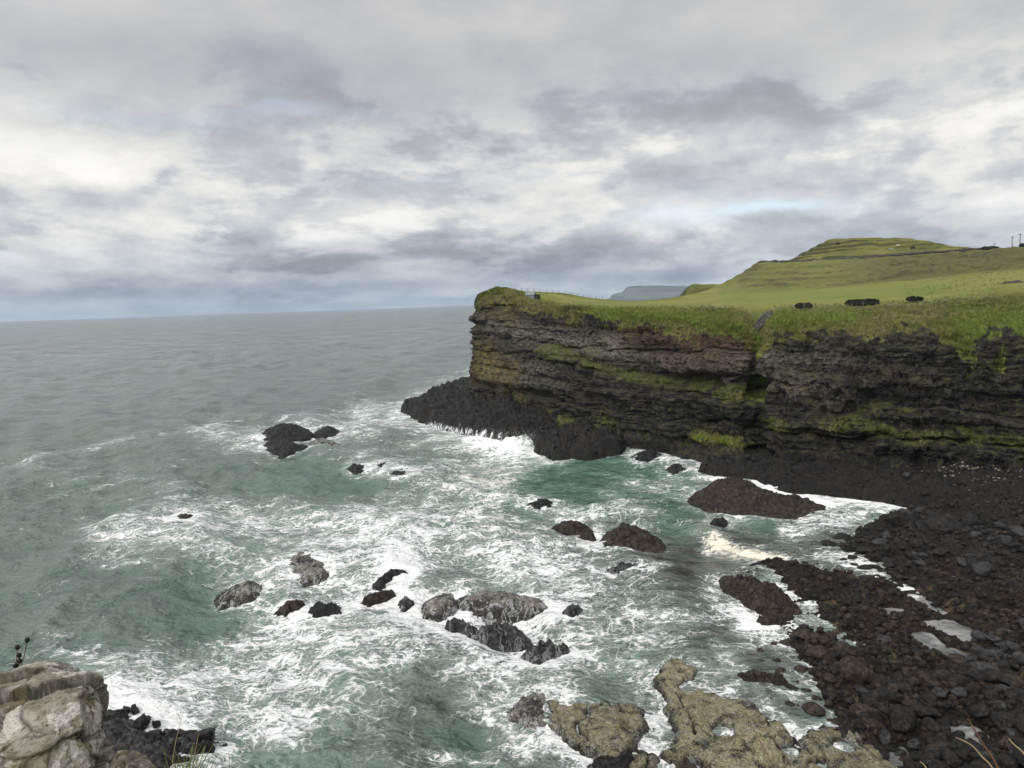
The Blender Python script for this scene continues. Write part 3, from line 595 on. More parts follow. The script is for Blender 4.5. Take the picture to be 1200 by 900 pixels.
# ------------------------------------------------------------------ the headland: cliff, grass edge, field and hill as one landform
# columns of (px, py, forward distance): foot, lip of the rock, edge of the field, far field, hillside, crest
HC = [[(590, 445, 228), (592, 372, 222), (598, 347, 214), (602, 344.5, 212), (604, 344.8, 214), (606, 345, 216)],
      [(562, 448, 206), (566, 368, 206), (578, 344, 204), (598, 342.5, 206), (602, 344, 212), (606, 345, 220)],
      [(552, 456, 189), (556, 368, 191), (563, 345, 191), (592, 341, 200), (602, 343.5, 208), (610, 344, 215)],
      [(575, 467, 174), (578, 353, 178), (584, 338.5, 183), (610, 343.3, 204), (616, 343.7, 209), (622, 344, 214)],
      [(600, 481, 160), (604, 361, 168), (604, 341, 176), (630, 343.8, 204), (634, 344, 209), (640, 344.5, 214)],
      [(640, 490, 150), (642, 374, 158), (640, 354, 168), (660, 346, 206), (662, 346.2, 210), (665, 346.4, 214)],
      [(700, 500, 136), (700, 381, 144), (700, 361, 153), (705, 352.2, 215), (706, 352.5, 222), (707, 352.8, 230)],
      [(760, 508, 126), (760, 388, 134), (760, 362, 143), (760, 353.2, 260), (760, 353.3, 268), (760, 353.4, 276)],
      [(820, 517, 117), (820, 402, 125), (820, 363, 136), (812, 349.5, 310), (816, 346.5, 340), (822, 343, 370)],
      [(868, 525, 110), (866, 404, 118), (862, 365, 129), (856, 344, 320), (860, 336, 350), (862, 324, 385)],
      [(890, 526, 113), (889, 440, 119), (892, 373, 131), (890, 342, 318), (888, 327, 350), (890, 308, 390)],
      [(912, 528, 108), (910, 402, 114), (915, 364, 127), (920, 340, 312), (920, 323, 345), (925, 307.5, 385)],
      [(1000, 533, 102), (1000, 402, 109), (1000, 361, 124), (1000, 333, 285), (1000, 318, 320), (1000, 304, 360)],
      [(1080, 537, 98), (1080, 399, 105), (1080, 358, 122), (1080, 326, 260), (1080, 313, 290), (1080, 298.5, 330)],
      [(1140, 540, 96), (1140, 404, 104), (1140, 352, 122), (1140, 320, 240), (1140, 307, 270), (1140, 294.5, 300)],
      [(1200, 543, 94), (1200, 400, 103), (1200, 345, 120), (1200, 314, 225), (1200, 302, 250), (1200, 291, 275)],
      [(1320, 550, 90), (1320, 400, 100), (1320, 338, 118), (1320, 303, 215), (1320, 292, 235), (1320, 282, 260)],
      [(1500, 560, 86), (1500, 400, 96), (1500, 330, 115), (1500, 292, 205), (1500, 283, 225), (1500, 274, 245)]]
HC = np.array(HC, float)
C = P(HC[..., 0], HC[..., 1], HC[..., 2])                       # [col, row, 3]
under = C[:, :1].copy(); under[..., 2] = -2.0; under[..., :2] *= 0.985
back = C[:, -1:].copy(); back[..., :2] *= 1.12; back[..., 2] -= 7
mid = 0.5 * (C[:, 2:3] + C[:, 3:4])
C = np.concatenate([under, C[:, :3], mid, C[:, 3:], back], 1)    # rows: under, foot, lip, edge, mid, far, hillside, crest, back
u_n = [40, 50, 60, 60, 60, 90, 90, 90, 80, 50, 50, 130, 120, 90, 90, 70, 50]
ts = np.concatenate([np.linspace(k, k + 1, n, endpoint=False) for k, n in enumerate(u_n)] + [[len(u_n)]])
U = cr_interp(C, ts)                                            # [u, row, 3]
v_n = [12, 190, 46, 30, 30, 40, 46, 10]
vs = np.concatenate([np.linspace(k, k + 1, n, endpoint=False) for k, n in enumerate(v_n)] + [[len(v_n)]])
Vg = cr_interp(np.swapaxes(U, 0, 1), vs)                        # [v, u, 3]
VV = np.repeat(vs[:, None], Vg.shape[1], 1)
N0 = grid_normals(Vg)
hpx, hpy = project(Vg)
out = N0.copy(); out[..., 2] *= 0.25; out /= np.linalg.norm(out, axis=-1, keepdims=True) + 1e-9
sgn = np.sign(np.sum(out * (CPOS - Vg), -1).mean()); out *= sgn; Nup = N0 * np.sign(N0[..., 2].mean())
cl = sstep(0.5, 1.1, VV) * sstep(2.35, 1.8, VV)                 # the rock face
zt = Vg[..., 2] + 1.6 * fbm(Vg, 0.035, 3, 0.5, 2) + 0.03 * (Vg[..., 0])      # beds dip a little
warp = fbm(Vg, (0.25, 0.25, 0.5), 3, 0.5, 8)
D = np.zeros_like(VV); 
arc = np.cumsum(np.concatenate([[0], np.linalg.norm(np.diff(U[:, 1, :2], axis=0), axis=1)]))[None, :] + 0 * VV
for bt, ba, sd_ in ((3.4, 1.5, 4), (1.5, 0.6, 5), (0.6, 0.16, 6)):     # beds of three thicknesses, each fading in and out along the cliff
    bed = zt / bt + 0.35 * warp; bi = np.floor(bed).astype(np.int64); bf = bed - bi
    hh_ = _h(bi, bi * 0 + 3, bi * 0, sd_)
    lat = vnoise(np.stack([arc * 0.10 / bt ** .5, bi * 3.7, bi * 0.0], -1), sd_ + 20)
    D += ba * (hh_ - 0.5 + 0.9 * lat) - 0.85 * ba * np.exp(-(np.minimum(bf, 1 - bf) / 0.085) ** 2) * sstep(-0.4, 0.4, lat + hh_ - .5)
for cw, chh, amp_ in ((3.6, 3.4, 1.0), (1.5, 1.7, 0.9), (0.62, 0.9, 0.40)):       # joint blocks
    row = np.floor(zt / chh + 0.35 * warp).astype(np.int64); off = _h(row, row * 0, row * 0, 9)
    cc_ = np.floor(arc / cw + off + 0.5 * fbm(Vg, 0.5, 2, 0.5, 6)).astype(np.int64)
    D += amp_ * (_h(cc_, row, row * 0, 13) - 0.5)
D += 3.4 * fbm(Vg, 0.06, 4, 0.55, 14) + 1.3 * fbm(Vg, (0.45, 0.45, 0.3), 5, 0.62, 15, ridge=True) + 1.5 * fbm(np.stack([arc, zt, 0 * arc], -1), (0.20, 0.05, 1), 3, 0.5, 16)
D -= D[(VV > 1) & (VV < 2)].mean() + .5
LEDGE = [([(640, 408), (680, 422), (720, 437), (760, 447), (820, 450), (880, 462)], 9, 2.6, .9), ([(680, 403), (700, 412)], 6, 1, .55), ([(590, 486), (640, 487), (690, 495), (720, 496)], 8, 1.5, .65), ([(895, 497), (950, 500), (1000, 492), (1040, 505)], 12, 1.8, .75),
         ([(1060, 512), (1130, 512), (1210, 520)], 11, 2.0, .8), ([(905, 428), (950, 440), (1000, 447)], 7, 1.2, .4), ([(1060, 440), (1090, 452)], 8, .8, .35), ([(850, 462), (888, 458)], 12, 1.4, .8), ([(1130, 420), (1160, 428)], 14, .8, .45), ([(1010, 470), (1070, 480)], 7, 1, .3), ([(820, 514), (850, 516), (880, 520)], 8, 1.2, .9)]
moss = np.zeros_like(VV)
for pts, wd, push, st in LEDGE:
    mk = seg_dist(hpx, hpy, pts); xs = np.array([q[0] for q in pts], float); ysl = np.interp(hpx, xs, [q[1] for q in pts])
    inx = sstep(xs[0] - 25, xs[0], hpx) * sstep(xs[-1] + 25, xs[-1], hpx)
    D += push * (sstep(-wd, wd, hpy - ysl) - 0.5) * inx * np.exp(-(mk / (wd * 3.5)) ** 2)
    moss += st * np.exp(-(mk / wd) ** 2)
Vd = Vg + out * (D * cl)[..., None]
tuss = sstep(1.85, 2.1, VV) * sstep(3.25, 2.9, VV)
Vd += Nup * (tuss * (0.55 * fbm(Vg, 0.35, 4, 0.6, 17) + 0.55 * fbm(Vg, 1.2, 3, 0.6, 18)))[..., None]
hillm = sstep(4.6, 5.2, VV) * sstep(7.6, 7.0, VV) * sstep(800, 900, hpx)
terr = np.sin(Vg[..., 2] * 2 * math.pi / 2.6 + 4 * fbm(Vg, 0.05, 3, 0.5, 30)) * 0.30 * (0.6 + 1.2 * np.maximum(0, fbm(Vg, .06, 2, .5, 34)))
rightrough = sstep(960, 1060, hpx)
Vd[..., 2] += hillm * (terr * (1 - 0.6 * rightrough) + (0.5 + 0.5 * rightrough) * fbm(Vg, 0.16, 4, 0.6, 31) + 0.25 * fbm(Vg, 0.6, 3, 0.6, 32)) + 0.10 * sstep(2.9, 3.3, VV) * fbm(Vg, 0.2, 4, 0.55, 33)
# a field bank crossing the hill, seen as a dark line
bank = stroke(hpx, hpy, [(880, 348), (940, 341), (985, 334), (1010, 330), (1090, 317)], 1.6) * hillm
Vd[..., 2] -= 0.7 * bank
edge_n = fbm(Vg, 0.18, 4, 0.6, 40)
edge_n = edge_n + 0.5 * fbm(Vg, 0.9, 3, 0.6, 44)
grass = sstep(-0.45, 0.45, (VV - 2.0) * 3.2 * np.where(VV < 2, 2.2, 1.0) + edge_n * 1.3 - 0.15 - .35 * sstep(900, 1000, hpx) * sstep(1130, 1080, hpx))
gul = stroke(hpx, hpy, [(889, 372), (889, 420), (888, 470)], 8); grass = np.maximum(grass, gul * (0.7 + edge_n) * 1.2)
grass = np.maximum(grass, (stroke(hpx, hpy, [(1130, 400), (1145, 440)], 16) + .8 * stroke(hpx, hpy, [(1175, 405), (1180, 430)], 10)) * (0.75 + edge_n))
moss = np.clip(moss * (0.78 + 1.1 * fbm(Vg, 0.45, 4, 0.6, 41)) + .35 * sstep(.12, .45, fbm(Vg, (.12, .12, .3), 4, .6, 43)) * cl, 0, 1)
red = np.clip(stroke(hpx, hpy, [(735, 388), (790, 396), (860, 403)], 15) * .95 + stroke(hpx, hpy, [(780, 420), (850, 430)], 20) * .45, 0, 1)
ochre = np.clip(stroke(hpx, hpy, [(567, 412), (574, 436)], 11) * 1.0 + stroke(hpx, hpy, [(592, 430), (600, 468)], 12) * .6 + stroke(hpx, hpy, [(568, 468), (576, 480)], 8) * .7 + stroke(hpx, hpy, [(592, 484), (630, 490)], 7) * .5 + stroke(hpx, hpy, [(575, 360), (600, 372)], 14) * .35, 0, 1)
pale = np.clip(stroke(hpx, hpy, [(575, 385), (620, 392), (660, 400), (720, 404)], 13) * .9 + stroke(hpx, hpy, [(600, 430), (640, 440)], 22) * .6 + stroke(hpx, hpy, [(700, 410), (780, 425), (870, 425)], 12) * .6 + stroke(hpx, hpy, [(895, 440), (940, 450), (970, 470)], 18) * .6 + stroke(hpx, hpy, [(900, 415), (990, 425)], 10) * .5, 0, 1)
black = np.clip(sstep(445, 500, hpy - 0.02 * (hpx - 700)) * .8 + sstep(980, 1100, hpx) * .6, 0, 1)
rough_g = np.clip(tuss * 1.0 + hillm * (0.25 + 0.45 * rightrough), 0, 1)
fieldm = sstep(2.9, 3.15, VV) * (1 - hillm)
bright = np.clip(stroke(hpx, hpy, [(700, 366), (800, 372), (870, 385)], 10) + stroke(hpx, hpy, [(910, 375), (1000, 372)], 10) + stroke(hpx, hpy, [(1140, 380), (1200, 385)], 22) + gul + stroke(hpx, hpy, [(850, 347), (960, 345), (1100, 340)], 8) * .6, 0, 1)
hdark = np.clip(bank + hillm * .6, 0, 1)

mt, t, b = material('headland_ground'); p = t.pos(); M_HEAD = mt
sc3 = t.scale(p, (1, 1, 3.2))
n = t.noise(sc3, 0.30, 8, 0.66); n2 = t.noise(t.scale(p, (1, 1, 1.6)), 1.6, 6, 0.7); n3 = t.noise(p, 0.9, 5, 0.65); fine = t.noise(p, 5.0, 4, 0.7)
rock = t.mix(t.map(n, 0.38, 0.66), (.0095, .0088, .008), (.037, .031, .0245))
rock = t.mix(t.map(n2, 0.54, 0.72, 0, .8), rock, (.105, .094, .078))
rock = t.mix(t.map(t.noise(t.scale(p, (1, 1, 2.5)), 0.11, 5, .65), .5, .66, 0, .6), rock, (.068, .050, .032))
vj = t.noise(t.scale(p, (1.0, 1.0, .16)), 1.1, 5, .68)
rock = t.mix(t.map(vj, .42, .30, 0, .85), rock, (.010, .0095, .009))
rock = t.mix(t.m('MULTIPLY', t.attr('pale'), t.map(n2, 0.38, 0.58)), rock, (.185, .17, .143))
rock = t.mix(t.m('MULTIPLY', t.attr('black'), t.map(n2, .3, .7, .75, .3)), rock, (.011, .0108, .011))
rock = t.mix(t.m('MULTIPLY', t.attr('red'), t.map(n2, 0.62, 0.36, .2, .9)), rock, (.098, .050, .030))
rock = t.mix(t.m('MULTIPLY', t.attr('ochre'), t.map(n3, 0.62, 0.40, .1, .95)), rock, (.190, .150, .048))
geo = t.node('ShaderNodeNewGeometry'); nz = t.node('ShaderNodeSeparateXYZ'); t.link(geo.outputs['Normal'], nz.inputs[0])
slope = t.map(nz.outputs[2], 0.22, 0.65)
mossm = t.m('MULTIPLY', t.map(t.m('ADD', t.attr('moss'), t.m('MULTIPLY', t.m('SUBTRACT', n3, 0.5), 0.9)), 0.30, 0.62), 0.92)
lichen = t.m('MULTIPLY', slope, t.map(n3, 0.46, 0.62, 0, .7))
mcol = t.mix(t.map(fine, 0.35, 0.65), (.036, .046, .012), (.105, .112, .026))
rock = t.mix(lichen, rock, (.062, .066, .022))
rock = t.mix(mossm, rock, mcol)
g1 = t.noise(t.scale(p, (1, 1, 1)), 0.10, 5, 0.62); g2 = t.noise(p, 0.55, 5, 0.66); g3 = t.noise(p, 2.2, 4, 0.7)
fieldc = t.mix(t.map(g1, 0.35, 0.65), (.150, .175, .030), (.240, .225, .060))
fieldc = t.mix(t.map(g2, 0.50, 0.72, 0, .55), fieldc, (.110, .150, .022))
fieldc = t.mix(t.map(t.noise(p, 0.045, 5, .65), .50, .64, 0, .6), fieldc, (.215, .180, .065))
roughc = t.mix(t.map(g2, 0.36, 0.62), (.040, .046, .012), (.125, .118, .036))
roughc = t.mix(t.map(g3, 0.52, 0.70, 0, .85), roughc, (.20, .165, .085))
roughc = t.mix(t.map(t.noise(p, 0.23, 4, .65), 0.54, 0.66, 0, .8), roughc, t.mix(g3, (.030, .026, .014), (.085, .062, .032)))
gc = t.mix(t.attr('rough'), fieldc, roughc)
gc = t.mix(t.m('MULTIPLY', t.attr('bright'), t.map(g3, 0.66, 0.36, .25, .9)), gc, (.115, .195, .020))
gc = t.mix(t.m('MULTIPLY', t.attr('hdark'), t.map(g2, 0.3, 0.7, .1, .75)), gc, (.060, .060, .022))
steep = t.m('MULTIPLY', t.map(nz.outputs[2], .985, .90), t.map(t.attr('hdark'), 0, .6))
gc = t.mix(t.m('MULTIPLY', steep, t.map(g1, .35, .6, .2, .75)), gc, (.040, .038, .018))  # terrace shading painted in: grass colour darkens with slope on the hill
gm = t.map(t.m('ADD', t.attr('grass'), t.m('MULTIPLY', t.m('SUBTRACT', n3, 0.5), 0.7)), 0.40, 0.62)
col = t.mix(gm, rock, gc)
hb = t.m('ADD', t.m('MULTIPLY', n, 0.5), t.m('ADD', t.m('MULTIPLY', n2, 0.45), t.m('MULTIPLY', fine, 0.15)))
crk = t.vor(t.vm('ADD', t.scale(p, (1, 1, .8)), t.noise(p, 1.2, 3, .6, out='Color')), 0.75, 'DISTANCE_TO_EDGE')
hb = t.m('ADD', hb, t.m('MULTIPLY', t.map(crk, 0.0, 0.10), 0.22))
hg = t.m('ADD', t.m('MULTIPLY', g2, 0.5), t.m('MULTIPLY', g3, 0.45))
nb = t.bump(t.mix(gm, hb, hg), 1.0, 1.0)
finish(t, b, col, t.map(gm, 0, 1, .62, .95), nb, 0.25)
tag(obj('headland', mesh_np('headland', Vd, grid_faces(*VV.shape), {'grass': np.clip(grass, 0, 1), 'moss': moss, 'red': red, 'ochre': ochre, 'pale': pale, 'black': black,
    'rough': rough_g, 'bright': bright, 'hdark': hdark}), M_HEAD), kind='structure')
HEAD_V, HEAD_PX, HEAD_PY, HEAD_VV, HEAD_G = Vd, hpx, hpy, VV, grass
def on_head(px, py, vmin=2.2, vmax=7.2):                        # point of the landform seen at a pixel
    ppx, ppy = project(HEAD_V)
    d = (ppx - px) ** 2 + (ppy - py) ** 2 + 1e6 * ((HEAD_VV < vmin) | (HEAD_VV > vmax))
    k = np.unravel_index(np.argmin(d), d.shape); return HEAD_V[k]
HPROJ = project(HEAD_V)

# ------------------------------------------------------------------ hills behind
def loft(name, cols, vn, un, mat_, noise_amp=0.5, nscale=0.12, drop=8, attrs=None):
    A = np.array(cols, float); Cc = P(A[..., 0], A[..., 1], A[..., 2])
    un_ = Cc[:, :1].copy(); un_[..., 2] -= drop
    bk = Cc[:, -1:].copy(); bk[..., :2] *= 1.10; bk[..., 2] -= drop
    Cc = np.concatenate([un_, Cc, bk], 1)
    ts = np.linspace(0, len(Cc) - 1, un); Uu = cr_interp(Cc, ts); Vv = cr_interp(np.swapaxes(Uu, 0, 1), np.linspace(0, Cc.shape[1] - 1, vn))
    Vv[..., 2] += noise_amp * fbm(Vv, nscale, 5, 0.6, 77)
    if name == 'hill': Vv[..., 2] += .22 * np.sin(Vv[..., 2] * 2 * math.pi / 2.2 + 4 * fbm(Vv, .06, 3, .5, 78))
    return obj(name, mesh_np(name, Vv, grid_faces(vn, un), attrs(Vv) if attrs else None), mat_), Vv
mt, t, b = material('hill_grass'); p = t.pos(); M_HILL = mt
g1 = t.noise(p, 0.05, 5, 0.6); g2 = t.noise(t.scale(p, (.5, .5, 2.5)), 0.5, 5, 0.66)
c = t.mix(t.map(g1, 0.38, 0.62), (.090, .098, .024), (.150, .145, .040)); c = t.mix(t.map(g2, 0.5, 0.7, 0, .7), c, (.055, .058, .02))
geo = t.node('ShaderNodeNewGeometry'); nz = t.node('ShaderNodeSeparateXYZ'); t.link(geo.outputs['Normal'], nz.inputs[0])
c = t.mix(t.map(nz.outputs[2], .975, .78, 0, .9), c, (.040, .040, .018))  # shade of the risers put into the grass colour by slope
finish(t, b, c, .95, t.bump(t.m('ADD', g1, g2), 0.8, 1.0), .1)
HILLC = []
for px, yb, yt, yp, d in [(915, 311, 309.4, 308.4, 392), (928, 309.6, 307, 305.6, 390), (937, 309, 304, 300, 388), (949, 308.5, 301, 293.5, 384), (962, 308, 298.5, 287, 380), (975, 307.5, 297.5, 282, 376), (1000, 306, 296.5, 281, 368),
                          (1030, 304, 295, 280.6, 360), (1060, 302, 293.8, 281.2, 350), (1090, 300.5, 293, 285, 338), (1110, 299, 292.8, 289, 330), (1150, 296.5, 294.4, 293.2, 312), (1200, 293.5, 292.5, 291.5, 292)]:
    h_ = yb - yp
    HILLC.append([(px, yb, d), (px, yb - .30 * h_, d + 3), (px, yb - .44 * h_, d + 15), (px, yb - .52 * h_, d + 22), (px, yp + .10 * h_, d + 30), (px, yp, d + 34), (px, yp + .2, d + 52)])
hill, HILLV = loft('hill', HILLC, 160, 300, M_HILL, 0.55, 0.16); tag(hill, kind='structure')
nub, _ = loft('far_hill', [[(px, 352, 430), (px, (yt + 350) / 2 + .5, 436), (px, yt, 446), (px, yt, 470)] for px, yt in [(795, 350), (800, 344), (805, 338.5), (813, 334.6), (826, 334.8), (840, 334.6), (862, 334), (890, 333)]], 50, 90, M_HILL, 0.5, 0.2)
tag(nub, kind='structure')
mt, t, b = material('far_headland_ground'); p = t.pos()
g1 = t.noise(t.scale(p, (1, 1, 4)), 0.004, 6, 0.65); geo = t.node('ShaderNodeNewGeometry'); nz = t.node('ShaderNodeSeparateXYZ'); t.link(geo.outputs['Normal'], nz.inputs[0])
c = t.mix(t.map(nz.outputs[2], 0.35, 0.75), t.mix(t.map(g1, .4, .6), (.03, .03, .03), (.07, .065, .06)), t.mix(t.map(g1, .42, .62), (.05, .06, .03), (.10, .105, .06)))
finish(t, b, c, .95, None, .1); M_FAR = mt
FC = []
for px, y1, y2, y3 in [(690, 353, 352.8, 352.6), (712, 351.5, 351, 350.6), (717, 347.6, 346.5, 346), (722, 346.6, 344.8, 344.2), (729, 346.8, 343, 342.6), (735, 347, 338.6, 337.4), (742, 347, 337.2, 336), (758, 347.4, 336.4, 335.3), (790, 347.4, 336.2, 335.3), (830, 347, 336.4, 335.6), (900, 346, 336.4, 335.6)]:
    FC.append([(px, 355, 8700), (px, y1 + .4, 8760), (px, y1 - .4, 9060), (px, (y1 + y2) / 2 + 1.6, 9280), (px, y2, 9370), (px, y3, 9800)])
fh, _ = loft('far_headland', FC, 60, 260, M_FAR, 9, 0.006, 60); tag(fh, kind='structure')

# ------------------------------------------------------------------ our own cliff, below the frame
rows = [(-6, 23.6), (1.1, 23.2), (2.9, 22.4), (4.2, 20.0), (6.5, 14.0), (12, 7), (22, 1.8), (30, 0.2), (35, -1.5)]
xs = np.linspace(-45, 60, 150); A = []
for y, z in rows: A.append(np.stack([xs, y + 0 * xs, z + 0 * xs], -1))
A = cr_interp(np.array(A), np.linspace(0, len(rows) - 1, 120))
A[..., 2] += 0.5 * fbm(A, 0.4, 4, 0.6, 90) * sstep(0, 4, A[..., 1]); A[..., 1] += 0.5 * fbm(A, 0.3, 3, 0.5, 91) * sstep(2, 6, A[..., 1])
near_c = obj('near_cliff', mesh_np('near_cliff', A, grid_faces(*A.shape[:2]), {k: np.full(A.shape[:2], v) for k, v in dict(grass=0, moss=0, red=0, ochre=0, pale=0, black=.4, rough=1, bright=0, hdark=0).items()} | {'grass': sstep(12, 18, A[..., 2])}), M_HEAD)
tag(near_c, kind='structure')
print('LANDFORM DONE')

# ------------------------------------------------------------------ boulders and stones of the beach
def stone_mesh(name, seed, sub, rough=0.22, cuts=5):
    bm = bmesh.new(); bmesh.ops.create_icosphere(bm, subdivisions=sub, radius=1.0)
    V = np.array([v.co[:] for v in bm.verts]); rg = np.random.default_rng(seed)
    for _ in range(cuts):                                       # flattened sides
        d = rg.normal(size=3); d /= np.linalg.norm(d); lim = rg.uniform(0.55, 0.85)
        q = V @ d; V = V - np.maximum(q - lim, 0)[:, None] * d * 0.88
    n = V / np.linalg.norm(V, axis=1, keepdims=True)
    V = V * (1 + rough * fbm(n + seed * 9.1, 1.1, 3, 0.5, seed) + 0.07 * fbm(n + seed * 3.3, 3.5, 4, 0.6, seed + 5))[:, None]
    V *= np.array([1.0, rg.uniform(0.7, 0.95), rg.uniform(0.55, 0.8)])
    Fc = np.array([[v.index for v in f.verts] for f in bm.faces]); bm.free()
    return V, Fc
STONES = []
for k in range(9):
    V, Fc = stone_mesh('boulder', 100 + k, 4); STONES.append(mesh_np('boulder', V, Fc))
def stone_variant(k, mat_):
    me = STONES[k].copy(); me.materials.clear(); me.materials.append(mat_); return me
ANG = []
for k in range(6):
    V, Fc = stone_mesh('boulder', 500 + k, 4, .42, 11); ANG.append(mesh_np('boulder', V, Fc, None, True)); ANG[-1].materials.append(M_BLACK)
VARS = {m_.name: [stone_variant(k, m_) for k in range(9)] for m_ in (M_BOULD, M_BOULDB, M_BOULDG)}
def ground_z(x, y):
    h, sd_, pl2 = shore_height(np.array([[x]]), np.array([[y]])); return float(h[0, 0])
rb = random.Random(21)
def boulder(px, py, wpx, mat_, label, group=None, k=None, flat=1.0, up=0.25):
    x, y, _ = at(px, py, 0.6); dist = math.sqrt(x * x + y * y + 24 ** 2); s_ = wpx * dist / F / 2
    o = bpy.data.objects.new('boulder', VARS[mat_.name][rb.randrange(9) if k is None else k]); COL.objects.link(o)
    o.location = (x, y, max(ground_z(x, y), -0.1 if x > -8 else rb.uniform(.45, .8)) + s_ * up); o.scale = (s_, s_ * rb.uniform(.85, 1.1), s_ * flat)
    o.rotation_euler = (rb.uniform(-.3, .3), rb.uniform(-.3, .3), rb.uniform(0, 6.28))
    return tag(o, label, 'boulder', group)
placed = []
def free(px, py, w_):
    for (qx, qy, qw) in placed:
        if math.hypot(px - qx, (py - qy) * 1.25) < 0.42 * (w_ + qw): return False
    placed.append((px, py, w_)); return True
SINGLES = [(953, 822, 24, M_BOULDB, 'rusty brown boulder alone in grey shallow water beside the ochre slab'), (1000, 803, 34, M_BOULDB, 'broad brown boulder at the water end of the lower beach'),
    (1057, 853, 32, M_BOULD, 'largest dark boulder beside the ochre slab'), (1010, 838, 22, M_BOULDB, 'brown boulder touching the corner of the rightmost ochre slab'),
    (984, 850, 26, M_BOULD, 'flat dark boulder lying along the edge of the rightmost ochre slab'), (1071, 829, 12, M_BOULDB, 'small reddish brown stone among much darker boulders'),
    (805, 893, 26, M_BOULDB, 'round brown boulder in the foaming gap of the ochre ledge'), (1036, 757, 16, M_BOULDG, 'grey boulder sitting in the near end of the pale tide pool'),
    (1150, 748, 20, M_BOULDG, 'rounded grey boulder at the landward rim of the pale tide pool'), (1047, 618, 24, M_BOULD, 'tall black boulder standing at the head of the foaming inlet'),
    (1105, 628, 34, M_BOULD, 'broad black boulder above the small stones of the upper beach'), (942, 748, 22, M_BOULDB, 'dark brown weedy boulder at the seaward corner of the lower beach'),
    (960, 768, 24, M_BOULDB, 'long brown boulder between the weedy reef and the lower beach'), (1120, 775, 22, M_BOULDB, 'brown boulder at the near side of the tide pools'), (1041, 737, 14, M_BOULDB, 'pale brown boulder on top of the dark weedy reef tongue'),
    (1062, 572, 8, M_BOULDG, 'pale grey stone on the dark beach below the cliff'), (1140, 868, 26, M_BOULD, 'dark boulder with water on both sides near the bottom edge'), (1120, 862, 22, M_BOULD, 'smooth dark boulder half in the small pool near the bottom edge')]
for q in SINGLES:
    placed.append((q[0], q[1], q[2])); boulder(*q)
def in_poly(px, py, poly):
    return bool(poly_sd(np.array([[float(px)]]), np.array([[float(py)]]), poly)[0, 0] > 0)
REGIONS = [  # polygon, sizes, how many, label, group
    ([(985, 790), (1050, 800), (1120, 800), (1200, 780), (1225, 920), (1075, 930), (1040, 890), (1000, 848)], (13, 33), 140, 'dark rounded boulder heaped among others on the beach nearest the viewer', 'dark boulders heaped on the near beach'),
    ([(1015, 625), (1060, 605), (1130, 615), (1215, 630), (1215, 700), (1150, 690), (1060, 665)], (8, 22), 90, 'black stone among others on the beach above the tide pools', 'black stones on the upper beach'),
    ([(930, 740), (985, 765), (1010, 790), (990, 805), (960, 790)], (9, 22), 18, 'brown weedy boulder in the cluster where the reef meets the water', 'brown boulders at the water edge'),
    ([(1140, 740), (1215, 735), (1215, 785), (1130, 785)], (9, 22), 18, 'grey stone in the group beside the tide pools', 'grey stones beside the tide pools'),
    ([(965, 625), (1030, 620), (1060, 660), (1080, 690), (1040, 690), (1000, 660)], (7, 18), 30, 'dark stone awash in the inlet at the head of the bay', 'dark stones awash in the inlet'),
    ([(880, 735), (925, 735), (960, 800), (990, 840), (940, 830), (900, 790)], (6, 17), 20, 'brown stone awash in the grey shallows beside the lower beach', 'brown stones awash in the shallows'),
    ([(128, 834), (160, 836), (200, 856), (250, 864), (255, 885), (190, 900), (130, 870)], (9, 24), 34, 'black angular rock at the foot of our cliff below the pale rock', 'black rocks below the pale foreground rock')]
for ri, (poly, (s0, s1), cnt, lab, grp) in enumerate(REGIONS):
    x0, x1 = min(p[0] for p in poly), max(p[0] for p in poly); y0, y1 = min(p[1] for p in poly), max(p[1] for p in poly)
    n_, tries = 0, 0
    while n_ < cnt and tries < 9000:
        tries += 1
        px, py = rb.uniform(x0, x1), rb.uniform(y0, y1)
        if not in_poly(px, py, poly): continue
        sz = s0 + (s1 - s0) * rb.random() ** (1.6 if tries < 2500 else 3.5)
        if not free(px, py, sz): continue
        if any(in_poly(px, py, pl) for pl in POOLS_PX) and rb.random() < .8: continue
        m_ = (rb.choices([M_BOULD, M_BOULDB, M_BOULDG], [.74, .16, .10])[0], rb.choices([M_BOULD, M_BOULDG], [.85, .15])[0], M_BOULDB, M_BOULDG, M_BOULD, M_BOULDB, M_BOULD)[ri]
        bo = boulder(px, py, sz * 1.12, m_, lab, grp, up=0.2, flat=.8 if ri in (0, 1, 2, 3) else .6 if ri < 6 else 1.0); n_ += 1
        if ri == len(REGIONS) - 1: bo.data = ANG[rb.randrange(6)]; bo.rotation_euler = (rb.uniform(-.9, .9), rb.uniform(-.9, .9), rb.uniform(0, 6.28))
